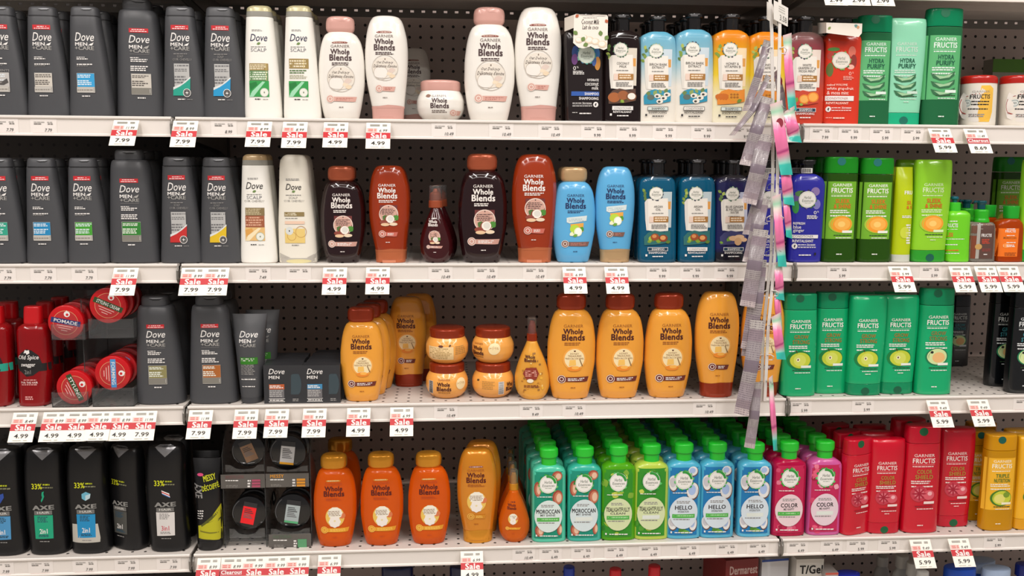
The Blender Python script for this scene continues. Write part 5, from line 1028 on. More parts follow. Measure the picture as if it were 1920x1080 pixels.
# ---------------------------------------------------------------- red tins in clear trays (third shelf)
RT = M('#c01018', .25, coat=.4)
def tin(name, px, py, r_px, Y, depth, rot, band, word, label, tilt=0):
    c = at(px, py, Y); r = (at(px+r_px, py, Y)-c)[0]; e = empty(name, c); mb = MB(); mb.disc_y(0, 0, r, -.0, depth*.55, RT, rr=.003); mb.build('lid', e)
    mb = MB(); mb.disc_y(0, 0, r*.955, depth*.55, depth, M('#a00c14', .25, coat=.3), rr=.002); mb.build('can', e)
    F = flat_proto('C1', Y, c); s = 3.6; F.L = lambda X, Y_: (X*r, -Y_*r); z0 = -.0003
    def mk(pts, m, b):
        F.e += 1; b.add([(x, -.0003-.00005*F.e, z) for x, z in pts], [tuple(range(len(pts)))], m)
    circ = lambda cx, cz, q, n=32: [(cx+q*math.cos(-2*math.pi*k/n), cz+q*math.sin(-2*math.pi*k/n)) for k in range(n)]
    mk(circ(0, 0, r*.70), ink('#b5282a'), F.lab)
    for k in range(40):
        t0, t1 = 2*math.pi*k/40, 2*math.pi*(k+1)/40; mk([(r*.70*math.cos(t1), r*.70*math.sin(t1)), (r*.70*math.cos(t0), r*.70*math.sin(t0)), (r*.675*math.cos(t0), r*.675*math.sin(t0)), (r*.675*math.cos(t1), r*.675*math.sin(t1))], ink('#d89a70'), F.lab); F.e -= 1
    F.e += 1
    R2 = lambda x, z: (x*math.cos(rot)-z*math.sin(rot), x*math.sin(rot)+z*math.cos(rot))
    mk([R2(*p) for p in ((-r*.82, -r*.1), (-r*.82, r*.2), (r*.82, r*.2), (r*.82, -r*.1))], ink(band), F.lab)
    mk([R2(x, z) for x, z in circ(r*.0, r*.5, r*.17, 16)], WH, F.lab); mk([R2(x, z) for x, z in circ(r*.02, r*.47, r*.08, 12)], RED, F.lab); mk([R2(*p) for p in ((-.14*r, .5*r), (-.05*r, .72*r), (.04*r, .6*r))], WH, F.lab)
    v, f = glyphs(word, .01); F.e += 1; F.let.add([(lambda P2: (P2[0], -.0003-.00005*F.e, P2[1]))(R2((q[0]-.5)*r*1.3, (q[1]-.5)*r*.2+r*.05)) for q in v], f, WH)
    for i in range(3):
        w = (.9, .7, .35)[i]; zc = -.22-.13*i; F.let.add([(lambda P2: (P2[0], -.0003-.00005*F.e, P2[1]))(R2(x*r, z*r)) for x, z in ((-w/2, zc), (-w/2, zc+.04), (w/2, zc+.04), (w/2, zc))], [(0, 1, 2, 3)], ink('#e8b8b0'))
    e.rotation_euler = (tilt, 0, 0)
    F.root = e; F.done(); tag(e, label, 'tin', 'red tins in the clear trays'); return e, c, r
TINS = [(123, 605, 34, -.2, '#22306a', 'POMADE', 'red tin with navy band, upper left tray'), (202, 573, 35, -.42, '#2c4a24', 'STYLING CREAM', 'red tin with green band, upper right tray'),
        (139, 727, 34, -1.15, '#2c4a24', 'STYLING', 'red tin with slanting green band, lower left tray'), (211, 700, 34, -1.57, '#4a90c8', 'FORMING', 'red tin with upright light blue band, lower right tray')]
CL = clear()
for i, (px, py, r, ro, bd, wd, lb) in enumerate(TINS):
    e, c, rr = tin('hair_styling_tin', px, py, r, .012, .026, ro, bd, wd, lb, 0)
    nb = 3 if i in (2, 3) else 2
    for k in range(1, nb+1):
        q_ = copy_tree(e); q_.location = (c[0]+.004*k, c[1]+.029*k, c[2]+.002*k); q_.rotation_euler = (0, .6*k, 0); tag(q_, 'red tin, %s behind the %s front tin' % ('directly' if k == 1 else ORD[k], ('upper left', 'upper right', 'lower left', 'lower right')[i]), 'tin', 'red tins in the clear trays')
x0 = at(98, 700, .03)[0]; x1 = at(249, 700, .03)[0]; zt = at(120, 560, .03)[2]; XC = (x0+x1)/2; RK = empty('tin_rack', (XC, .0, SHELF_Z[3]))
def tray(px0, px1, pyt, pyb, Y0, Y1, floor0=False):
    a = at(px0, pyb, Y0); b = at(px1, pyt, Y0); xa, xb = a[0]-XC, b[0]-XC; z = .0006 if floor0 else a[2]-SHELF_Z[3]; h = b[2]-SHELF_Z[3]; t = .0016; w = xb-xa
    mb = MB(); mb.box(xa, xb, Y0, Y1, z, z+t, CL); mb.build('tray_floor', RK, smooth=False)
    mb = MB(); mb.rings([[(xa+x*w, Y0+y, zz) for x, y in ((0, 0), (.25, -.004), (.75, -.004), (1, 0), (1, t), (.75, t-.004), (.25, t-.004), (0, t))] for zz in (z+t, h)], CL); mb.build('tray_front', RK, smooth=False)
    for x in (xa, xb-t): mb = MB(); mb.box(x, x+t, Y0+t, Y1, z+t, h, CL); mb.build('tray_side', RK, smooth=False)
tray(97, 158, 608, 638, .004, .10); tray(167, 249, 598, 635, .004, .10); tray(98, 164, 735, 764, .004, .13, True); tray(174, 250, 727, 764, .004, .13, True)
mb = MB(); mb.box(x0-XC, x1-XC, .15, .152, 0, zt-SHELF_Z[3], CL); mb.build('back_plate', RK, smooth=False)
mb = MB(); X = at(163, 700, .03)[0]-XC; mb.box(X-.001, X+.001, .02, .15, 0, zt-SHELF_Z[3], CL); mb.build('divider', RK, smooth=False)
tag(RK, 'clear acrylic rack of four trays carrying the round red tins', 'rack')

# ---------------------------------------------------------------- clear dispenser with black pots (fourth shelf)
Yd = .03
def dpt(X, Y, y=Yd): return at(350+X/3.724, 790+Y/3.724, y)
Zs = SHELF_Z[4]
def pot(X, Y, R_, rot, col, strip, label, w1='#1f1f20', kk=2):
    c = dpt(X, Y, Yd+.006); r = (dpt(X+R_, Y, Yd+.006)-c)[0]; e = empty('hair_wax_pot', c); mb = MB(); mb.disc_y(0, 0, r, 0, .018, M('#0e0e10', .2, coat=.4), rr=.002); mb.build('lid', e)
    mb = MB(); mb.disc_y(0, 0, r*.93, .018, .034, M('#1a1a1c', .3), rr=.002); mb.build('pot', e)
    la = MB(); le = MB(); R2 = lambda x, z: (x*math.cos(rot)-z*math.sin(rot), x*math.sin(rot)+z*math.cos(rot)); n = [0]
    def q(P4, m, b): n[0] += 1; b.add([(R2(x*r, z*r)[0], -.0003-.00005*n[0], R2(x*r, z*r)[1]) for x, z in P4], [tuple(range(len(P4)))[::-1]], m)
    for k in range(14): t0 = 2.4+k*.09; q([(.93*math.cos(t0), .93*math.sin(t0)), (.93*math.cos(t0+.09), .93*math.sin(t0+.09)), (.90*math.cos(t0+.09), .90*math.sin(t0+.09)), (.90*math.cos(t0), .90*math.sin(t0))], ink('#5a5a5c'), la)
    q([(-.38, -.66), (.38, -.66), (.38, .38), (-.38, .38)], ink(col), la); q([(-.38, .38), (.38, .38), (.38, .66), (-.38, .66)], ink('#2a2a2c'), la); q([(-.38, -.66), (.38, -.66), (.38, -.54), (-.38, -.54)], ink(strip), la)
    v, f = glyphs('AXE', .05); le.add([(R2((u-.5)*r*.56, (w-.5)*r*.14+.52*r)[0], -.0009, R2((u-.5)*r*.56, (w-.5)*r*.14+.52*r)[1]) for u, w in v], f, GY)
    for i in range(6): z = .2-.1*i; q([(-.28, z), (.1+.15*((i*7) % 3)*.5, z), (.1+.15*((i*7) % 3)*.5, z+.045), (-.28, z+.045)], ink('#3a3a3c' if i < 3 else '#6a6a6c'), le)
    la.build('label_print', e, smooth=False); le.build('lettering', e, smooth=False); tag(e, label, 'pot', 'black wax pots in the clear dispenser')
    nm = label.split(' ')[4]
    for k in range(1, kk+1): c2 = copy_tree(e); c2.location = (c[0]+.003*k, c[1]+.037*k, c[2]+.001*k); c2.rotation_euler = (0, .3*k, 0); tag(c2, 'black wax pot, %s behind the %s-labelled pot' % ('directly' if k == 1 else ORD[k], nm), 'pot', 'black wax pots in the clear dispenser')
pot(430, 205, 118, .38, '#8a6a50', '#8a6a50', 'black wax pot with brown label, upper left of dispenser'); pot(705, 220, 128, -.12, '#c6c6c6', '#e0a020', 'black wax pot with white label, upper right of dispenser')
pot(435, 640, 122, -.22, '#f01c24', '#f01c24', 'black wax pot with red label, lower left of dispenser'); pot(740, 630, 128, -.16, '#a9b4b4', '#5ab07a', 'black wax pot with grey label, lower right of dispenser')
xa, xb = dpt(270, 800)[0], dpt(875, 800)[0]; xm = dpt(560, 800)[0]; xc = (xa+xb)/2; e = empty('pot_dispenser', (xc, Yd, Zs)); t = .0016; D = .15; ztop = dpt(500, 130)[2]-Zs; zmid = dpt(500, 400)[2]-Zs; zlo = dpt(500, 850)[2]-Zs
zlo = max(zlo, .004)
for nm, X in (('side_plate', xa), ('side_plate', xb), ('divider', xm)):
    mb = MB(); x = X-xc; mb.rings([[(x+q_, 0, 0), (x+q_, D, 0), (x+q_, D, ztop+.02), (x+q_, .03, ztop+.01), (x+q_, -.004, ztop-.03), (x+q_, -.004, 0)] for q_ in (-t/2, t/2)], CL); mb.build(nm, e, smooth=False)
for zz in (.012, zmid-.004): mb = MB(); mb.box(xa-xc, xb-xc, 0, D, zz, zz+t, CL); mb.build('floor_plate', e, smooth=False)
for (Xa, Xb, Ya, Yb) in ((300, 545, 745, 815), (590, 860, 745, 790), (270, 540, 300, 355), (560, 845, 310, 355)):
    a = dpt(Xa, Yb, Yd-.006); b = dpt(Xb, Ya, Yd-.006); mb = MB(); n = 9
    prof = [(0, 0), (1, 0), (1, 1), (.86, .95), (.72, .45), (.5, .3), (.28, .45), (.14, .95), (0, 1)]
    mb.rings([[(a[0]+(b[0]-a[0])*u-xc, -.006+q_, max(a[2]-Zs, .004)+(b[2]-a[2])*v) for u, v in prof] for q_ in (0, t)], CL); mb.build('pot_stop', e, smooth=False)
GC_ = ink('#5f5b56')
for (Xa, Xb, Ya, Yb, word, c1, c2) in ((240, 545, 368, 470, 'SMOOTH LOOK', '#7a5654', '#b0506a'), (553, 852, 362, 462, 'MESSY', '#d0902c', '#e0962c'), (575, 868, 785, 885, 'NATURAL', '#5a6a58', '#5a9a6c')):
    a = dpt(Xa, Yb, Yd-.010); b = dpt(Xb, Ya, Yd-.010); zb = max(a[2]-Zs, .002); mb = MB(); mb.box(a[0]-xc, b[0]-xc, -.010, -.0085, zb, b[2]-Zs, GC_); q1 = mb.build('title_card', e, smooth=False)
    F = flat_proto('D2', Yd-.0105, (xc, 0, Zs)); F.fr = lambda x, z: -.0102; w = Xb-Xa
    F.t(word, Xa+30, Ya+8, Xa+30+(95 if word == 'MESSY' else 130), Ya+34, ink(c1), .03); F.g(Xa+30, Ya+40, Xa+125, Ya+52, 1, WH); F.g(Xa+35, Ya+76, Xa+120, Ya+94, 2, ink('#8a8680'))
    if word == 'NATURAL': F.r(Xa+200, Ya+38, Xa+264, Ya+94, ink(c2)); F.g(Xa+172, Ya+42, Xa+196, Ya+94, 3, WH)
    else: F.g(Xa+185, Ya+38, Xa+210, Ya+96, 3, WH); [F.r(Xa+215, Ya+38+i*20, Xa+275, Ya+52+i*20, ink(c2)) for i in range(3)]
    F.lab.build('label_print', q1, smooth=False) if F.lab.v else None; F.let.build('lettering', q1, smooth=False)
tag(e, 'clear plastic dispenser with grey title cards holding black wax pots', 'dispenser')

# ================================================================== PRICE TAGS
TAGW, TAGH = .046, .060
tagp = {}
def tag_proto(price, old, kind):
    k = (price, old, kind)
    if k in tagp: return copy_tree(tagp[k])
    e = empty('sale_tag'); W = TAGW/2; H = TAGH
    mb = MB(); mb.box(-W, W, 0, .0004, -H, 0, M('#f4f0e4', .5, kind='paper')); mb.build('card', e, smooth=False)
    F = flat_proto('A1', 0, (0, 0, 0)); F.L = lambda X, Y: (X/1000, -Y/1000); F.fr = lambda x, z: -.0001
    F.r(-22, 13, -2, 22, ink('#f2c4bc'))
    b2 = MB(); F.r(-23, 23.5, 23, 37, ink('#c4232c') if kind == 'Sale' else ink('#b5303c'), b2); b2.build('banner', e, smooth=False)
    if kind == 'Sale': F.t('Sale', -14, 24.6, 16, 36.5, WH, .035)
    else: F.t('Clearout', -21, 25.5, 21, 33, WH, .03); F.r(-22, 34, 22, 35, ink('#e8a8a4'))
    F.t(price, -13, 43.5, 13, 52, BK, .01); F.t(old, 2, 15.5, 17, 21.5, BK, 0, .25)
    F.g = lambda x0, y0, x1, y1, n, m: [F.put(F.let, [(x/1000, -yy/1000) for x, yy in ((xs, y0+(y1-y0)*(i+.2)/n), (xs+ln, y0+(y1-y0)*(i+.2)/n), (xs+ln, y0+(y1-y0)*(i+.75)/n), (xs, y0+(y1-y0)*(i+.75)/n))], [(0, 1, 2, 3)], m) for i in range(n) for xs, ln in ((x0, (x1-x0)*.55), (x0+(x1-x0)*.7, (x1-x0)*.25))]
    F.g(-16, 4, 18, 9, 2, ink('#8a8880')); F.g(-19, 14.5, -3, 21, 2, ink('#d8786c')); F.g(-14, 56, 14, 57.5, 1, ink('#b8b4a8'))
    F.root = e; F.done(); tagp[k] = e
    return e
RL = ['edge above the picture', 'top rail', 'second rail', 'third rail', 'fourth rail']
def sale(row, px, price, old, kind='Sale', near=''):
    py = {0: 0, 1: 245, 2: 510, 3: 782, 4: 1055}[row]
    z = SHELF_Z[row]-.006; X = at(px, py, -.024)[0]
    e = tag_proto(price, old, kind); y = -.0075
    e.location = (X, y, z); e.rotation_euler = (-.60, 0, random.uniform(-.02, .02)); e.rotation_euler = (math.radians(-36)+random.uniform(-.03, .03), 0, 0)
    lab = '%s tag reading %s hanging under %s' % ('red-banded sale' if kind == 'Sale' else 'red-banded clearance', price, near)
    tag(e, lab, 'price tag', 'sale tags'); return e
S = [(1, 233, '7.99', '11.99', 'the large charcoal bottle, top rail'), (1, 345, '7.99', '8.99', 'the teal-fade bottle, top rail'), (1, 485, '7.99', '8.99', 'the tall green-panel cream bottle, top rail'), (1, 552, '7.99', '8.99', 'the split-panel cream bottle, top rail'), (1, 629, '4.99', '6.99', 'the small cream shampoo, top rail'), (1, 709, '4.99', '6.99', 'the small cream conditioner, top rail'), (1, 1768, '5.99', '9.49', 'the tallest aloe bottle, top rail'),
     (2, 232, '7.99', '11.99', 'the large green-panel bottle, second rail'), (2, 360, '7.99', '8.99', 'the red-slash bottle, second rail'), (2, 404, '7.99', '8.99', 'the yellow-fade bottle, second rail'), (2, 627, '4.99', '6.99', 'the small maroon shampoo, second rail'), (2, 708, '4.99', '6.99', 'the small rust-red bottle, second rail'), (2, 1078, '4.99', '6.99', 'the sky blue shampoo, second rail'), (2, 1157, '4.99', '6.99', 'the sky blue conditioner, second rail'), (2, 1692, '5.99', '5.99', 'the lime tube, second rail'), (2, 1806, '5.99', '5.99', 'the lime pump bottle, second rail'), (2, 1854, '5.99', '5.99', 'the clear serum bottle, second rail'), (2, 1896, '5.99', '8.49', 'the amber oil bottle, second rail'),
     (3, 42, '4.99', '8.49', 'the left-edge red bottle, third rail'), (3, 99, '4.99', '8.99', 'the black-oval red bottle, third rail'), (3, 142, '4.99', '8.99', 'the lower left tin tray, third rail'), (3, 184, '4.99', '8.99', 'the gap between tin trays, third rail'), (3, 225, '4.99', '8.99', 'the lower right tin tray, third rail'), (3, 268, '7.99', '11.99', 'the olive-panel bottle, third rail'), (3, 374, '7.99', '11.99', 'the orange-panel bottle, third rail'), (3, 460, '7.99', '9.99', 'the dark squeeze tube, third rail'), (3, 518, '7.99', '9.99', 'the orange-strip box, third rail'), (3, 589, '7.99', '9.99', 'the blue-strip box, third rail'), (3, 672, '4.99', '6.99', 'the leftmost honey shampoo, third rail'), (3, 753, '4.99', '6.99', 'the set-back honey conditioner, third rail'), (3, 1762, '5.99', '9.49', 'the largest emerald bottle, third rail'), (3, 1838, '5.99', '9.49', 'the empty shelf space, third rail'),
     (4, 389, '7.99', '8.99', 'the black gel tube, fourth rail'), (4, 475, '7.99', '9.99', 'the dispenser left half, fourth rail'), (4, 517, '7.99', '9.99', 'the dispenser middle, fourth rail'), (4, 557, '7.99', '9.99', 'the dispenser right half, fourth rail'), (4, 617, '4.99', '6.99', 'the leftmost orange shampoo, fourth rail'), (4, 885, '4.99', '6.99', 'the golden conditioner, fourth rail'), (4, 1729, '5.99', '9.49', 'the large red shampoo, fourth rail'), (4, 1801, '5.99', '9.49', 'the large red conditioner, fourth rail'),
     (0, 1563, '2.99', '3.99', 'the shelf above, leftmost of three'), (0, 1605, '2.99', '3.99', 'the shelf above, middle of three'), (0, 1650, '2.99', '3.99', 'the shelf above, rightmost of three')]
for r_, x, p_, o_, n_ in S: sale(r_, x, p_, o_, 'Sale', n_)
sale(1, 1835, '8.69', '11.49', 'Clearout', 'the left red-lidded jar, top rail'); sale(4, 434, '5.99', '8.99', 'Clearout', 'the dispenser left edge, fourth rail')
lp = {}
def plain_tag(row, px, price, near, it=0.0):
    k = (price, it)
    if k in lp: e = copy_tree(lp[k])
    else:
        e = empty('price_label'); mb = MB(); mb.box(-.024, .024, 0, .0003, -.0265, 0, M('#ece5df', .5, kind='paper')); mb.build('card', e, smooth=False)
        F = flat_proto('A1', 0, (0, 0, 0)); F.L = lambda X, Y: (X/1000, -Y/1000); F.fr = lambda x, z: -.0001
        def gg(x0, y0, x1, y1, m): F.put(F.let, [(x/1000, -y/1000) for x, y in ((x0, y0), (x1, y0), (x1, y1), (x0, y1))], [(0, 1, 2, 3)], m)
        for a_, b_ in ((-17, -12), (-11, -5), (-4.5, 2), (7, 11), (12, 16)): gg(a_, 5, b_, 6.6, ink('#a8a49e'))
        for a_, b_ in ((-17, -10), (-9.5, -4), (8, 12), (13, 17)): gg(a_, 8, b_, 10, ink('#7d7974'))
        if price: F.t(price, 2, 17.5, 15 if len(price) < 5 else 19, 23.5, ink('#3c3a38'), 0, it)
        gg(-20, 25.5, 18, 26, ink('#d8b8b4')); F.root = e; F.done(); lp[k] = e
    z = SHELF_Z[row]-.0052; py = {1: 245, 2: 510, 3: 782, 4: 1045}[row]
    e.location = (at(px, py, -.003)[0], -.0026, z); tag(e, 'white price label reading %s, %s' % (price, near) if price else 'white smudged price label, '+near, 'price label', 'white rail labels')
PL = [(1, 10, '7.79', 'leftmost on the top rail', .3), (1, 82, '7.79', 'under the beige-panel charcoal bottle, top rail', .3), (1, 420, '8.99', 'under the blue-fade bottle, top rail', .3), (1, 832, '10.49', 'under the cream jar, top rail', .2), (1, 940, '10.49', 'under the large cream shampoo, top rail', .2), (1, 1032, '10.49', 'under the large cream conditioner, top rail', .2), (1, 1112, '9.99', 'under the carded black bottle, top rail', 0), (1, 1178, '9.99', 'under the coconut-label bottle, top rail', 0), (1, 1246, '9.99', 'under the left blue-to-white bottle, top rail', 0), (1, 1318, '9.99', 'under the right blue-to-white bottle, top rail', 0), (1, 1393, '9.99', 'partly behind the sachets, top rail', 0), (1, 1540, '7.99', 'under the orange-slice bottle, top rail', 0), (1, 1594, '9.99', 'under the carded red bottle, top rail', 0), (1, 1653, '5.99', 'under the smaller aloe bottle, top rail', 0), (1, 1711, '5.99', 'under the mint conditioner, top rail', 0),
      (2, 5, '7.79', 'leftmost on the second rail', .3), (2, 81, '7.79', 'under the azure-panel bottle, second rail', .3), (2, 158, '7.79', 'under the green-panel bottle, second rail', .3), (2, 484, '7.49', 'faint, under the tan-capped cream bottle, second rail', .3), (2, 560, '', 'under the cream conditioner, second rail', .0), (2, 826, '10.49', 'under the maroon spray, second rail', .2), (2, 911, '10.49', 'under the large maroon shampoo, second rail', .2), (2, 1003, '10.49', 'under the large rust-red conditioner, second rail', .2), (2, 1234, '9.99', 'under the left deep teal bottle, second rail', 0), (2, 1297, '9.99', 'under the right deep teal bottle, second rail', 0), (2, 1361, '9.99', 'under the ginger-label bottle, second rail', 0), (2, 1572, '5.99', 'under the left orange-fruit bottle, second rail', 0), (2, 1745, '5.99', 'under the lime conditioner, second rail', 0),
      (3, 836, '10.49', 'under the left jar stack, third rail', .2), (3, 996, '9.49', 'under the honey spray, third rail', .2), (3, 1076, '10.49', 'under the leftmost large honey shampoo, third rail', .2), (3, 1320, '10.49', 'under the large honey conditioner, third rail', .2), (3, 1500, '5.99', 'under the apple bottle, third rail', 0), (3, 1617, '5.99', 'under the left emerald conditioner, third rail', 0), (3, 1918, '5.99', 'cut by the right edge, third rail', 0),
      (4, 1, '7.99', 'leftmost on the fourth rail', .3), (4, 75, '7.99', 'under the green-panel black bottle, fourth rail', .3), (4, 158, '7.99', 'under the cyan-panel black bottle, fourth rail', .3), (4, 237, '7.99', 'under the grey-panel black bottle, fourth rail', .3), (4, 316, '7.99', 'under the white-panel black bottle, fourth rail', .3), (4, 982, '10.49', 'under the orange spray, fourth rail', .2), (4, 1032, '6.49', 'under the mint bottle, fourth rail', 0), (4, 1092, '6.49', 'under the teal bottle, fourth rail', 0), (4, 1154, '6.49', 'under the clear green bottle, fourth rail', 0), (4, 1218, '6.49', 'under the yellow-green bottle, fourth rail', 0), (4, 1290, '6.49', 'under the leftmost sky blue bottle, fourth rail', 0), (4, 1362, '6.49', 'under the middle sky blue bottle, fourth rail', 0), (4, 1420, '6.49', 'under the rightmost sky blue bottle, fourth rail', 0), (4, 1494, '6.49', 'under the crimson bottle, fourth rail', 0), (4, 1558, '6.49', 'under the pink bottle, fourth rail', 0), (4, 1606, '5.99', 'under the turned red bottle, fourth rail', 0), (4, 1665, '5.99', 'under the small red conditioner, fourth rail', 0), (4, 1862, '5.99', 'under the front yellow bottle, fourth rail', 0)]
for a_ in PL: plain_tag(*a_)

# ================================================================== HANGING CLIP STRIPS WITH SACHETS
YS = -.10
def wpt(px, py, y): return at(px, py, y)
WP = M('#dcd8d2', .35, kind='strip'); 
strips = [([(1443, -12), (1447, 60), (1449, 180), (1449, 330), (1446, 480), (1431, 620), (1428, 752)], YS+.004, 'left white plastic clip strip holding grey-backed sachets'),
          ([(1462, -12), (1462, 60), (1459, 200), (1458, 330), (1453, 480), (1440, 620), (1434, 752)], YS-.004, 'right white plastic clip strip holding pink and teal sachets')]
for pts, y, lb in strips:
    W = [wpt(px, py, y) for px, py in pts]; e = empty('clip_strip', W[0]); mb = MB(); w = .0030; o = W[0]
    mb.rings([[(p[0]-w-o[0], p[1]-.0008-o[1], p[2]-o[2]), (p[0]+w-o[0], p[1]-.0008-o[1], p[2]-o[2]), (p[0]+w-o[0], p[1]+.0008-o[1], p[2]-o[2]), (p[0]-w-o[0], p[1]+.0008-o[1], p[2]-o[2])] for p in W], WP); mb.build('strip', e, smooth=False)
    for i, py in enumerate((90, 200, 270, 345, 405, 470, 545, 610, 665, 715)):
        for k in range(len(pts)-1):
            if pts[k][1] <= py <= pts[k+1][1]: t = (py-pts[k][1])/(pts[k+1][1]-pts[k][1]); px = pts[k][0]+(pts[k+1][0]-pts[k][0])*t
        c = wpt(px, py, y)-o; s = -1 if 'left' in lb else 1
        mb = MB(); mb.tube([(c[0], c[1]-.001, c[2]), (c[0]+s*.006, c[1]-.006, c[2]+.001), (c[0]+s*.012, c[1]-.005, c[2]-.003), (c[0]+s*.011, c[1]-.002, c[2]-.010), (c[0]+s*.004, c[1]-.001, c[2]-.010)], .0011, CL if i % 2 else WP, 6); mb.build('clip', e)
    # it hangs from the shelf above by a wire hook
    mb = MB(); mb.tube([(0, 0, -.002), (0, .03, .02), (0, .095, .03)], .0015, WP, 6); mb.build('hook', e)
    tag(e, lb, 'clip strip')
# price plates at the head of the strips
for k, (Q, y, lb, txt) in enumerate((([(1438, 3), (1449, 8), (1459, 50), (1438, 36)], YS+.0, 'narrow white sign plate at the strip head, left one', None), ([(1451, 0), (1478, 15), (1477, 50), (1451, 36)], YS-.012, 'white sign plate at the strip head with faded price, right one', '3.58'))):
    a = [wpt(px, py, y+(.0 if i in (0, 3) else .012)) for i, (px, py) in enumerate(Q)]; o = a[0]; e = empty('sign_plate', o); mb = MB(); mb.rings([[tuple(q-o) for q in a], [tuple(q-o+np.array([0, .0012, 0])) for q in a]], M('#e6e2da', .4, kind='plate')); mb.build('plate', e, smooth=False)
    if txt:
        b = MB(); v, f = glyphs(txt, .01); P0, PX, PZ = a[3]-o, (a[2]-a[3]), (a[0]-a[3])
        b.add([tuple(P0+PX*(.42+.5*u)+PZ*(.12+.3*w)+np.array([0, -.0004, 0])) for u, w in v], f, ink('#77736c'))
        for r0 in (.55, .68, .8): b.add([tuple(P0+PX*u+PZ*w+np.array([0, -.0004, 0])) for u, w in ((.35, r0), (.8, r0), (.8, r0+.05), (.35, r0+.05))], [(0, 1, 2, 3)], ink('#b8b4ac'))
        b.build('lettering', e, smooth=False)
    tag(e, lb, 'sign')
def foil(kind):
    if ('foil', kind) in _M: return _M[('foil', kind)]
    m = bpy.data.materials.new('sachet_'+kind); m.use_nodes = True; nt = m.node_tree; b = nt.nodes['Principled BSDF']; b.inputs['Roughness'].default_value = .3; b.inputs['Coat Weight'].default_value = .3
    uv = nt.nodes.new('ShaderNodeUVMap'); sp = nt.nodes.new('ShaderNodeSeparateXYZ'); nt.links.new(uv.outputs[0], sp.inputs[0]); cr = nt.nodes.new('ShaderNodeValToRGB'); cr.color_ramp.interpolation = 'LINEAR' if kind == 'pink' else 'CONSTANT'
    nt.links.new(sp.outputs['Y'], cr.inputs[0]); e = cr.color_ramp.elements
    st = [(0, '#2fb0a4'), (.14, '#38b8a8'), (.17, '#8fd0c0'), (.30, '#e07aa0'), (.33, '#b03a7a'), (.37, '#e87aa8'), (.62, '#f07aac'), (.80, '#e8dcd4'), (.88, '#9fd0b0'), (1, '#ecc8cc')] if kind == 'pink' else [(0, '#b8aaa8'), (.07, '#8f7f84'), (.16, '#a0949a'), (.34, '#a8a0a0'), (.46, '#7c6f7a'), (.58, '#9a9294'), (.78, '#94848c'), (.90, '#bcb6b2')]
    while len(e) < len(st): e.new(.5)
    for i, (p, h) in enumerate(st): e[i].position = p
    for i, (p, h) in enumerate(st): e[i].color = lin(h)
    col = cr.outputs[0]
    if kind == 'grey':   # rows of unreadable small print
        wv = nt.nodes.new('ShaderNodeTexWave'); wv.bands_direction = 'Y'; wv.inputs['Scale'].default_value = 14; wv.inputs['Distortion'].default_value = 0; nt.links.new(uv.outputs[0], wv.inputs['Vector'])
        nz = nt.nodes.new('ShaderNodeTexNoise'); nz.inputs['Scale'].default_value = 9; mp = nt.nodes.new('ShaderNodeMapping'); mp.inputs['Scale'].default_value = (3, 1, 1); nt.links.new(uv.outputs[0], mp.inputs[0]); nt.links.new(mp.outputs[0], nz.inputs['Vector'])
        a1 = nt.nodes.new('ShaderNodeMath'); a1.operation = 'GREATER_THAN'; a1.inputs[1].default_value = .62; nt.links.new(wv.outputs['Fac'], a1.inputs[0]); a2 = nt.nodes.new('ShaderNodeMath'); a2.operation = 'GREATER_THAN'; a2.inputs[1].default_value = .47; nt.links.new(nz.outputs['Fac'], a2.inputs[0])
        a3 = nt.nodes.new('ShaderNodeMath'); a3.operation = 'MULTIPLY'; nt.links.new(a1.outputs[0], a3.inputs[0]); nt.links.new(a2.outputs[0], a3.inputs[1]); mx = nt.nodes.new('ShaderNodeMixRGB'); nt.links.new(a3.outputs[0], mx.inputs[0]); nt.links.new(col, mx.inputs[1]); mx.inputs[2].default_value = lin('#776c74'); col = mx.outputs[0]
    nt.links.new(col, b.inputs['Base Color']); _M[('foil', kind)] = m; return m
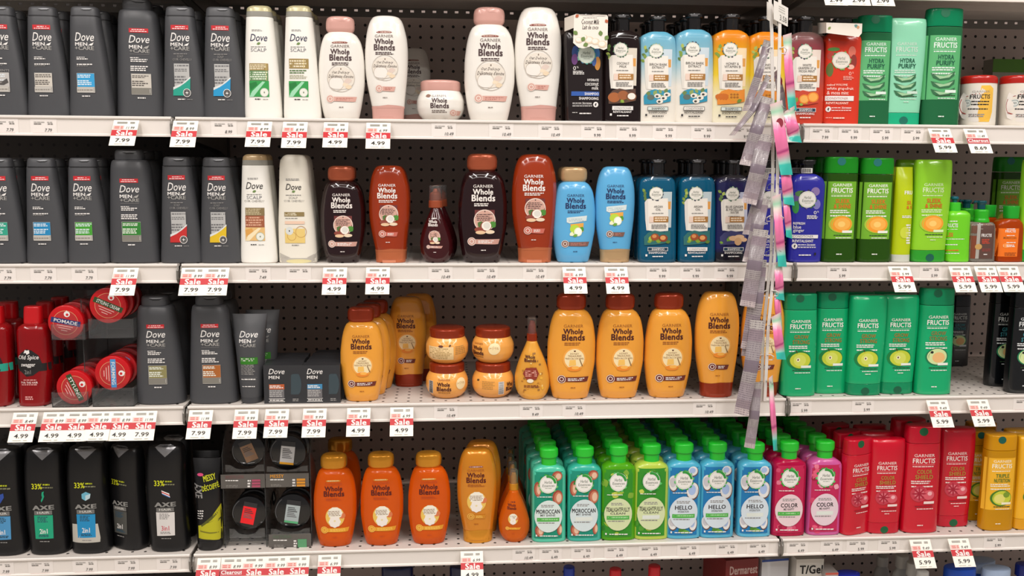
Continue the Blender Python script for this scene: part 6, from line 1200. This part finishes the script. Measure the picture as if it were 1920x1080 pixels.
def sachet(pts, wpx, y, kind, label, yaw=0.0, emblem=False):
    """pillow pouch along a line of photo pixels (top to bottom)"""
    n = 14; C = []
    for i in range(n+1):
        t = i/n*(len(pts)-1); k = min(int(t), len(pts)-2); u = t-k; px = pts[k][0]*(1-u)+pts[k+1][0]*u; py = pts[k][1]*(1-u)+pts[k+1][1]*u; C.append(at(px, py, y+.004*math.sin(i*.7)))
    o = C[0]; sx = (at(pts[0][0]+wpx, pts[0][1], y)-at(pts[0][0], pts[0][1], y))[0]/2; hw = sx/max(math.cos(yaw), .25); e = empty('sachet', o); vs = []; fs = []; uv = []; m = 8
    for side in (-1, 1):
        for i in range(n+1):
            t = i/n; axis = C[min(i+1, n)]-C[max(i-1, 0)]; axis /= np.linalg.norm(axis); R_ = np.array([math.cos(yaw), math.sin(yaw), 0]); R_ = R_-axis*R_.dot(axis); R_ /= np.linalg.norm(R_); N = np.cross(R_, axis); N = N if N[1] < 0 else -N
            th = .0035*min(1, min(t, 1-t)*7)
            for j in range(m+1):
                s = j/m*2-1; bulge = th*(1-s**4)*(1+.25*math.sin(9*t+4*s)); p = C[i]-o+R_*hw*s+N*(bulge*(-side)); vs.append(p); uv.append(((s+1)/2, 1-t))
    W = (n+1)*(m+1)
    for sd in (0, 1):
        for i in range(n):
            for j in range(m):
                a = sd*W+i*(m+1)+j; f = (a, a+1, a+m+2, a+m+1); fs.append(f if sd == 0 else f[::-1])
    b = MB(); b.add(vs, fs, foil(kind)); ob = b.build('pouch', e, ang=80); ul = ob.data.uv_layers.new(name='UVMap')
    for lp_ in ob.data.loops: ul.data[lp_.index].uv = uv[lp_.vertex_index]
    if emblem:
        b = MB(); i = 4; c = (C[i]-o); K = 18; mm = ink('#8f2a3c'); b.add([tuple(c+np.array([hw*.5*math.cos(-2*math.pi*k/K), -.0052, .009*math.sin(-2*math.pi*k/K)])) for k in range(K)], [tuple(range(K))], mm); b.build('emblem', e, smooth=False)
    tag(e, label, 'sachet', '%s sachets on the clip strips' % ('pink and teal' if kind == 'pink' else 'grey-backed')); return e
LS = [([(1440, 76), (1422, 140), (1399, 208)], 11, .02, .9), ([(1441, 142), (1412, 205), (1372, 254)], 6, .012, 1.2), ([(1438, 182), (1418, 245), (1398, 310)], 21, .0, .5), ([(1436, 252), (1420, 320), (1404, 382)], 26, -.012, .3), ([(1433, 322), (1418, 385), (1401, 440)], 14, .006, .8), ([(1431, 372), (1419, 430), (1403, 492)], 20, -.004, .5), ([(1427, 430), (1414, 500), (1401, 575)], 26, -.016, .3), ([(1424, 486), (1418, 560), (1402, 655)], 24, -.008, .4), ([(1415, 545), (1408, 600), (1400, 668)], 17, .004, .6), ([(1421, 600), (1408, 690), (1389, 778)], 25, -.02, .3), ([(1418, 716), (1414, 780), (1405, 840)], 18, -.012, .3)]
for i, (p_, w_, dy, yw) in enumerate(LS):
    sachet(p_, w_, YS+dy, 'grey', 'grey-lilac printed sachet back, %s from the top of the left strip' % ['first', 'second', 'third', 'fourth', 'fifth', 'sixth', 'seventh', 'eighth', 'ninth', 'tenth', 'lowest'][i], -yw)
RS = [([(1476, 64), (1479, 130), (1486, 206)], 19, .0, .4, 'pink'), ([(1456, 132), (1463, 170), (1470, 212)], 17, .012, .6, 'grey'), ([(1478, 205), (1485, 235), (1492, 266)], 25, -.004, .3, 'pink'), ([(1455, 192), (1464, 260), (1475, 328)], 26, -.014, .3, 'pink'), ([(1471, 300), (1475, 340), (1480, 384)], 23, -.004, .4, 'pink'), ([(1472, 360), (1476, 400), (1480, 446)], 15, .0, .6, 'pink'), ([(1456, 366), (1461, 430), (1467, 500)], 19, -.01, .4, 'pink'), ([(1459, 490), (1461, 525), (1463, 562)], 18, -.004, .4, 'pink'), ([(1456, 535), (1458, 575), (1462, 618)], 13, .0, .6, 'pink'), ([(1455, 590), (1459, 630), (1465, 674)], 20, -.01, .4, 'pink'), ([(1445, 706), (1449, 775), (1454, 845)], 11, -.008, .7, 'pink')]
for i, (p_, w_, dy, yw, kd) in enumerate(RS):
    sachet(p_, w_, YS+dy, kd, ('pink and teal sachet' if kd == 'pink' else 'silver sachet edge with dark red emblem')+', %s from the top of the right strip' % ['first', 'second', 'third', 'fourth', 'fifth', 'sixth', 'seventh', 'eighth', 'ninth', 'tenth', 'lowest'][i], yw, emblem=i in (1, 3))

# ================================================================== GOODS ON THE LOWEST SHELF (tops only in the picture)
Z5 = SHELF_Z[5]
def low_bottle(px, py, wpx, Y, body, cap, label, capf=.55, rnd=True, cat='bottle', sh=1.0):
    c = at(px, py, Y); w = (at(px+wpx/2, py, Y)-c)[0]; H = c[2]-Z5; e = empty('bottle', (c[0], Y, Z5)); K = 32
    def ring(r, z, s=1): return [(r*math.cos(2*math.pi*k/K), r*s*math.sin(2*math.pi*k/K), z) for k in range(K)]
    bw = w/capf if rnd else w; ch = H*.14; s = .6
    mb = MB(); mb.rings([ring(bw*.95, 0, s), ring(bw, .006, s), ring(bw, H-ch-.03*sh, s), ring(bw*.8, H-ch-.012*sh, s), ring(w*.8, H-ch, s)], body); mb.build('body', e)
    cs = 1 if rnd else s
    mb = MB(); mb.rings([ring(w, H-ch, cs), ring(w, H-.004, cs), ring(w*.96, H-.001, cs), ring(w*.85, H, cs)], cap); mb.build('cap', e)
    return tag(e, label, cat)
lb = low_bottle
DB = gloss('#141c4a')
lb(1067, 1062, 21, .06, gloss('#e0e0e4'), M('#1c3ca8', .25), 'bottle on the lowest shelf with small royal blue cap')
lb(1154, 1066, 22, .04, gloss('#e8e4e0'), M('#c01824', .25), 'bottle on the lowest shelf with red cap, left of two'); lb(1227, 1060, 22, .04, gloss('#e8e4e0'), M('#c01824', .25), 'bottle on the lowest shelf with red cap, right of two')
lb(745, 1060, 60, .20, DB, DB, 'broad dark navy bottle top on the lowest shelf, left one', rnd=False); lb(866, 1060, 46, .20, DB, DB, 'narrower dark navy bottle top on the lowest shelf', rnd=False)
lb(1589, 1073, 46, .05, M('#c8c4c8', .3), M('#2030b0', .25), 'bottle on the lowest shelf with broad bright blue cap', rnd=False)
for i, (px, py, y, w) in enumerate(((1692, 1040, .13, 22), (1712, 1054, .08, 22), (1730, 1070, .03, 22), (1655, 1042, .22, 20))):
    lb(px, py, w, y, M('#a9a8a4', .35), M('#bcbab4', .35), 'light grey bottle on the lowest shelf, %s of the grey cluster' % ['rear right', 'middle right', 'front', 'rear left'][i], .62)
lb(1800, 1062, 58, .05, gloss('#1c48b0'), M('#1c4cb4', .25), 'blue-capped blue bottle on the lowest shelf', rnd=False); lb(1840, 1048, 50, .12, gloss('#2a58b0'), M('#a8bcd8', .3), 'pale blue cap of a bottle on the lowest shelf, rear one', rnd=False); lb(1868, 1064, 52, .05, gloss('#2a58b0'), M('#a8bcd8', .3), 'pale blue cap of a bottle on the lowest shelf, front one', rnd=False); lb(1925, 1056, 40, .1, gloss('#1a3090'), M('#1a2c8c', .25), 'navy bottle on the lowest shelf at the right edge', rnd=False)
def low_box(px0, px1, py, Y, D, body, label, rz=0, text=None, tc=None, stripe=None):
    a = at(px0, py, Y); b = at(px1, py, Y); w = (b[0]-a[0])/2; H = a[2]-Z5; e = empty('carton', ((a[0]+b[0])/2, Y, Z5)); mb = MB(); mb.box(-w, w, 0, D, 0, H, body); mb.build('box', e, smooth=False)
    F = flat_proto('A1', 0, (0, 0, 0)); F.L = lambda X, Y_: (X*w, H-Y_/1000); F.fr = lambda x, z: -.0001
    if text: F.t(text, -.75, 14, .95, 34, tc, .04); F.t('Gel' if False else ' .', .8, 30, .85, 33, tc) if False else None
    if stripe: F.r(-1, 0, 1, 5, stripe)
    F.root = e; F.done(); e.rotation_euler = (0, 0, rz); return tag(e, label, 'carton')
low_box(1360, 1424, 1050, .06, .12, M('#7d1c1c', .4), 'dark red carton on the lowest shelf, nearly under the fourth rail', .12, 'Dermarest', ink('#c8a8a0'))
low_box(1428, 1480, 1049, .07, .10, M('#d8d8dc', .4), 'blue and white carton on the lowest shelf', .1, None, None, ink('#2a4a9a'))
low_box(1494, 1545, 1049, .05, .06, M('#dcd8d0', .4), 'white carton on the lowest shelf with bold dark lettering', 0, 'T/Gel', BK)
low_box(1548, 1572, 1074, .03, .05, M('#b8b0ac', .4), 'small silver carton on the lowest shelf beside the blue cap', 0, None, None, ink('#c85a4a'))

# ---------------------------------------------------------------- every label must be its own
seen = {}
import re
for o in ALL:
    l = o['label']
    if l in seen: print('DUPLABEL', l)
    seen[l] = 1
    n = len(re.findall(r'[A-Za-z0-9.]+', l))
    if n > 16: print('LONG', n, l)
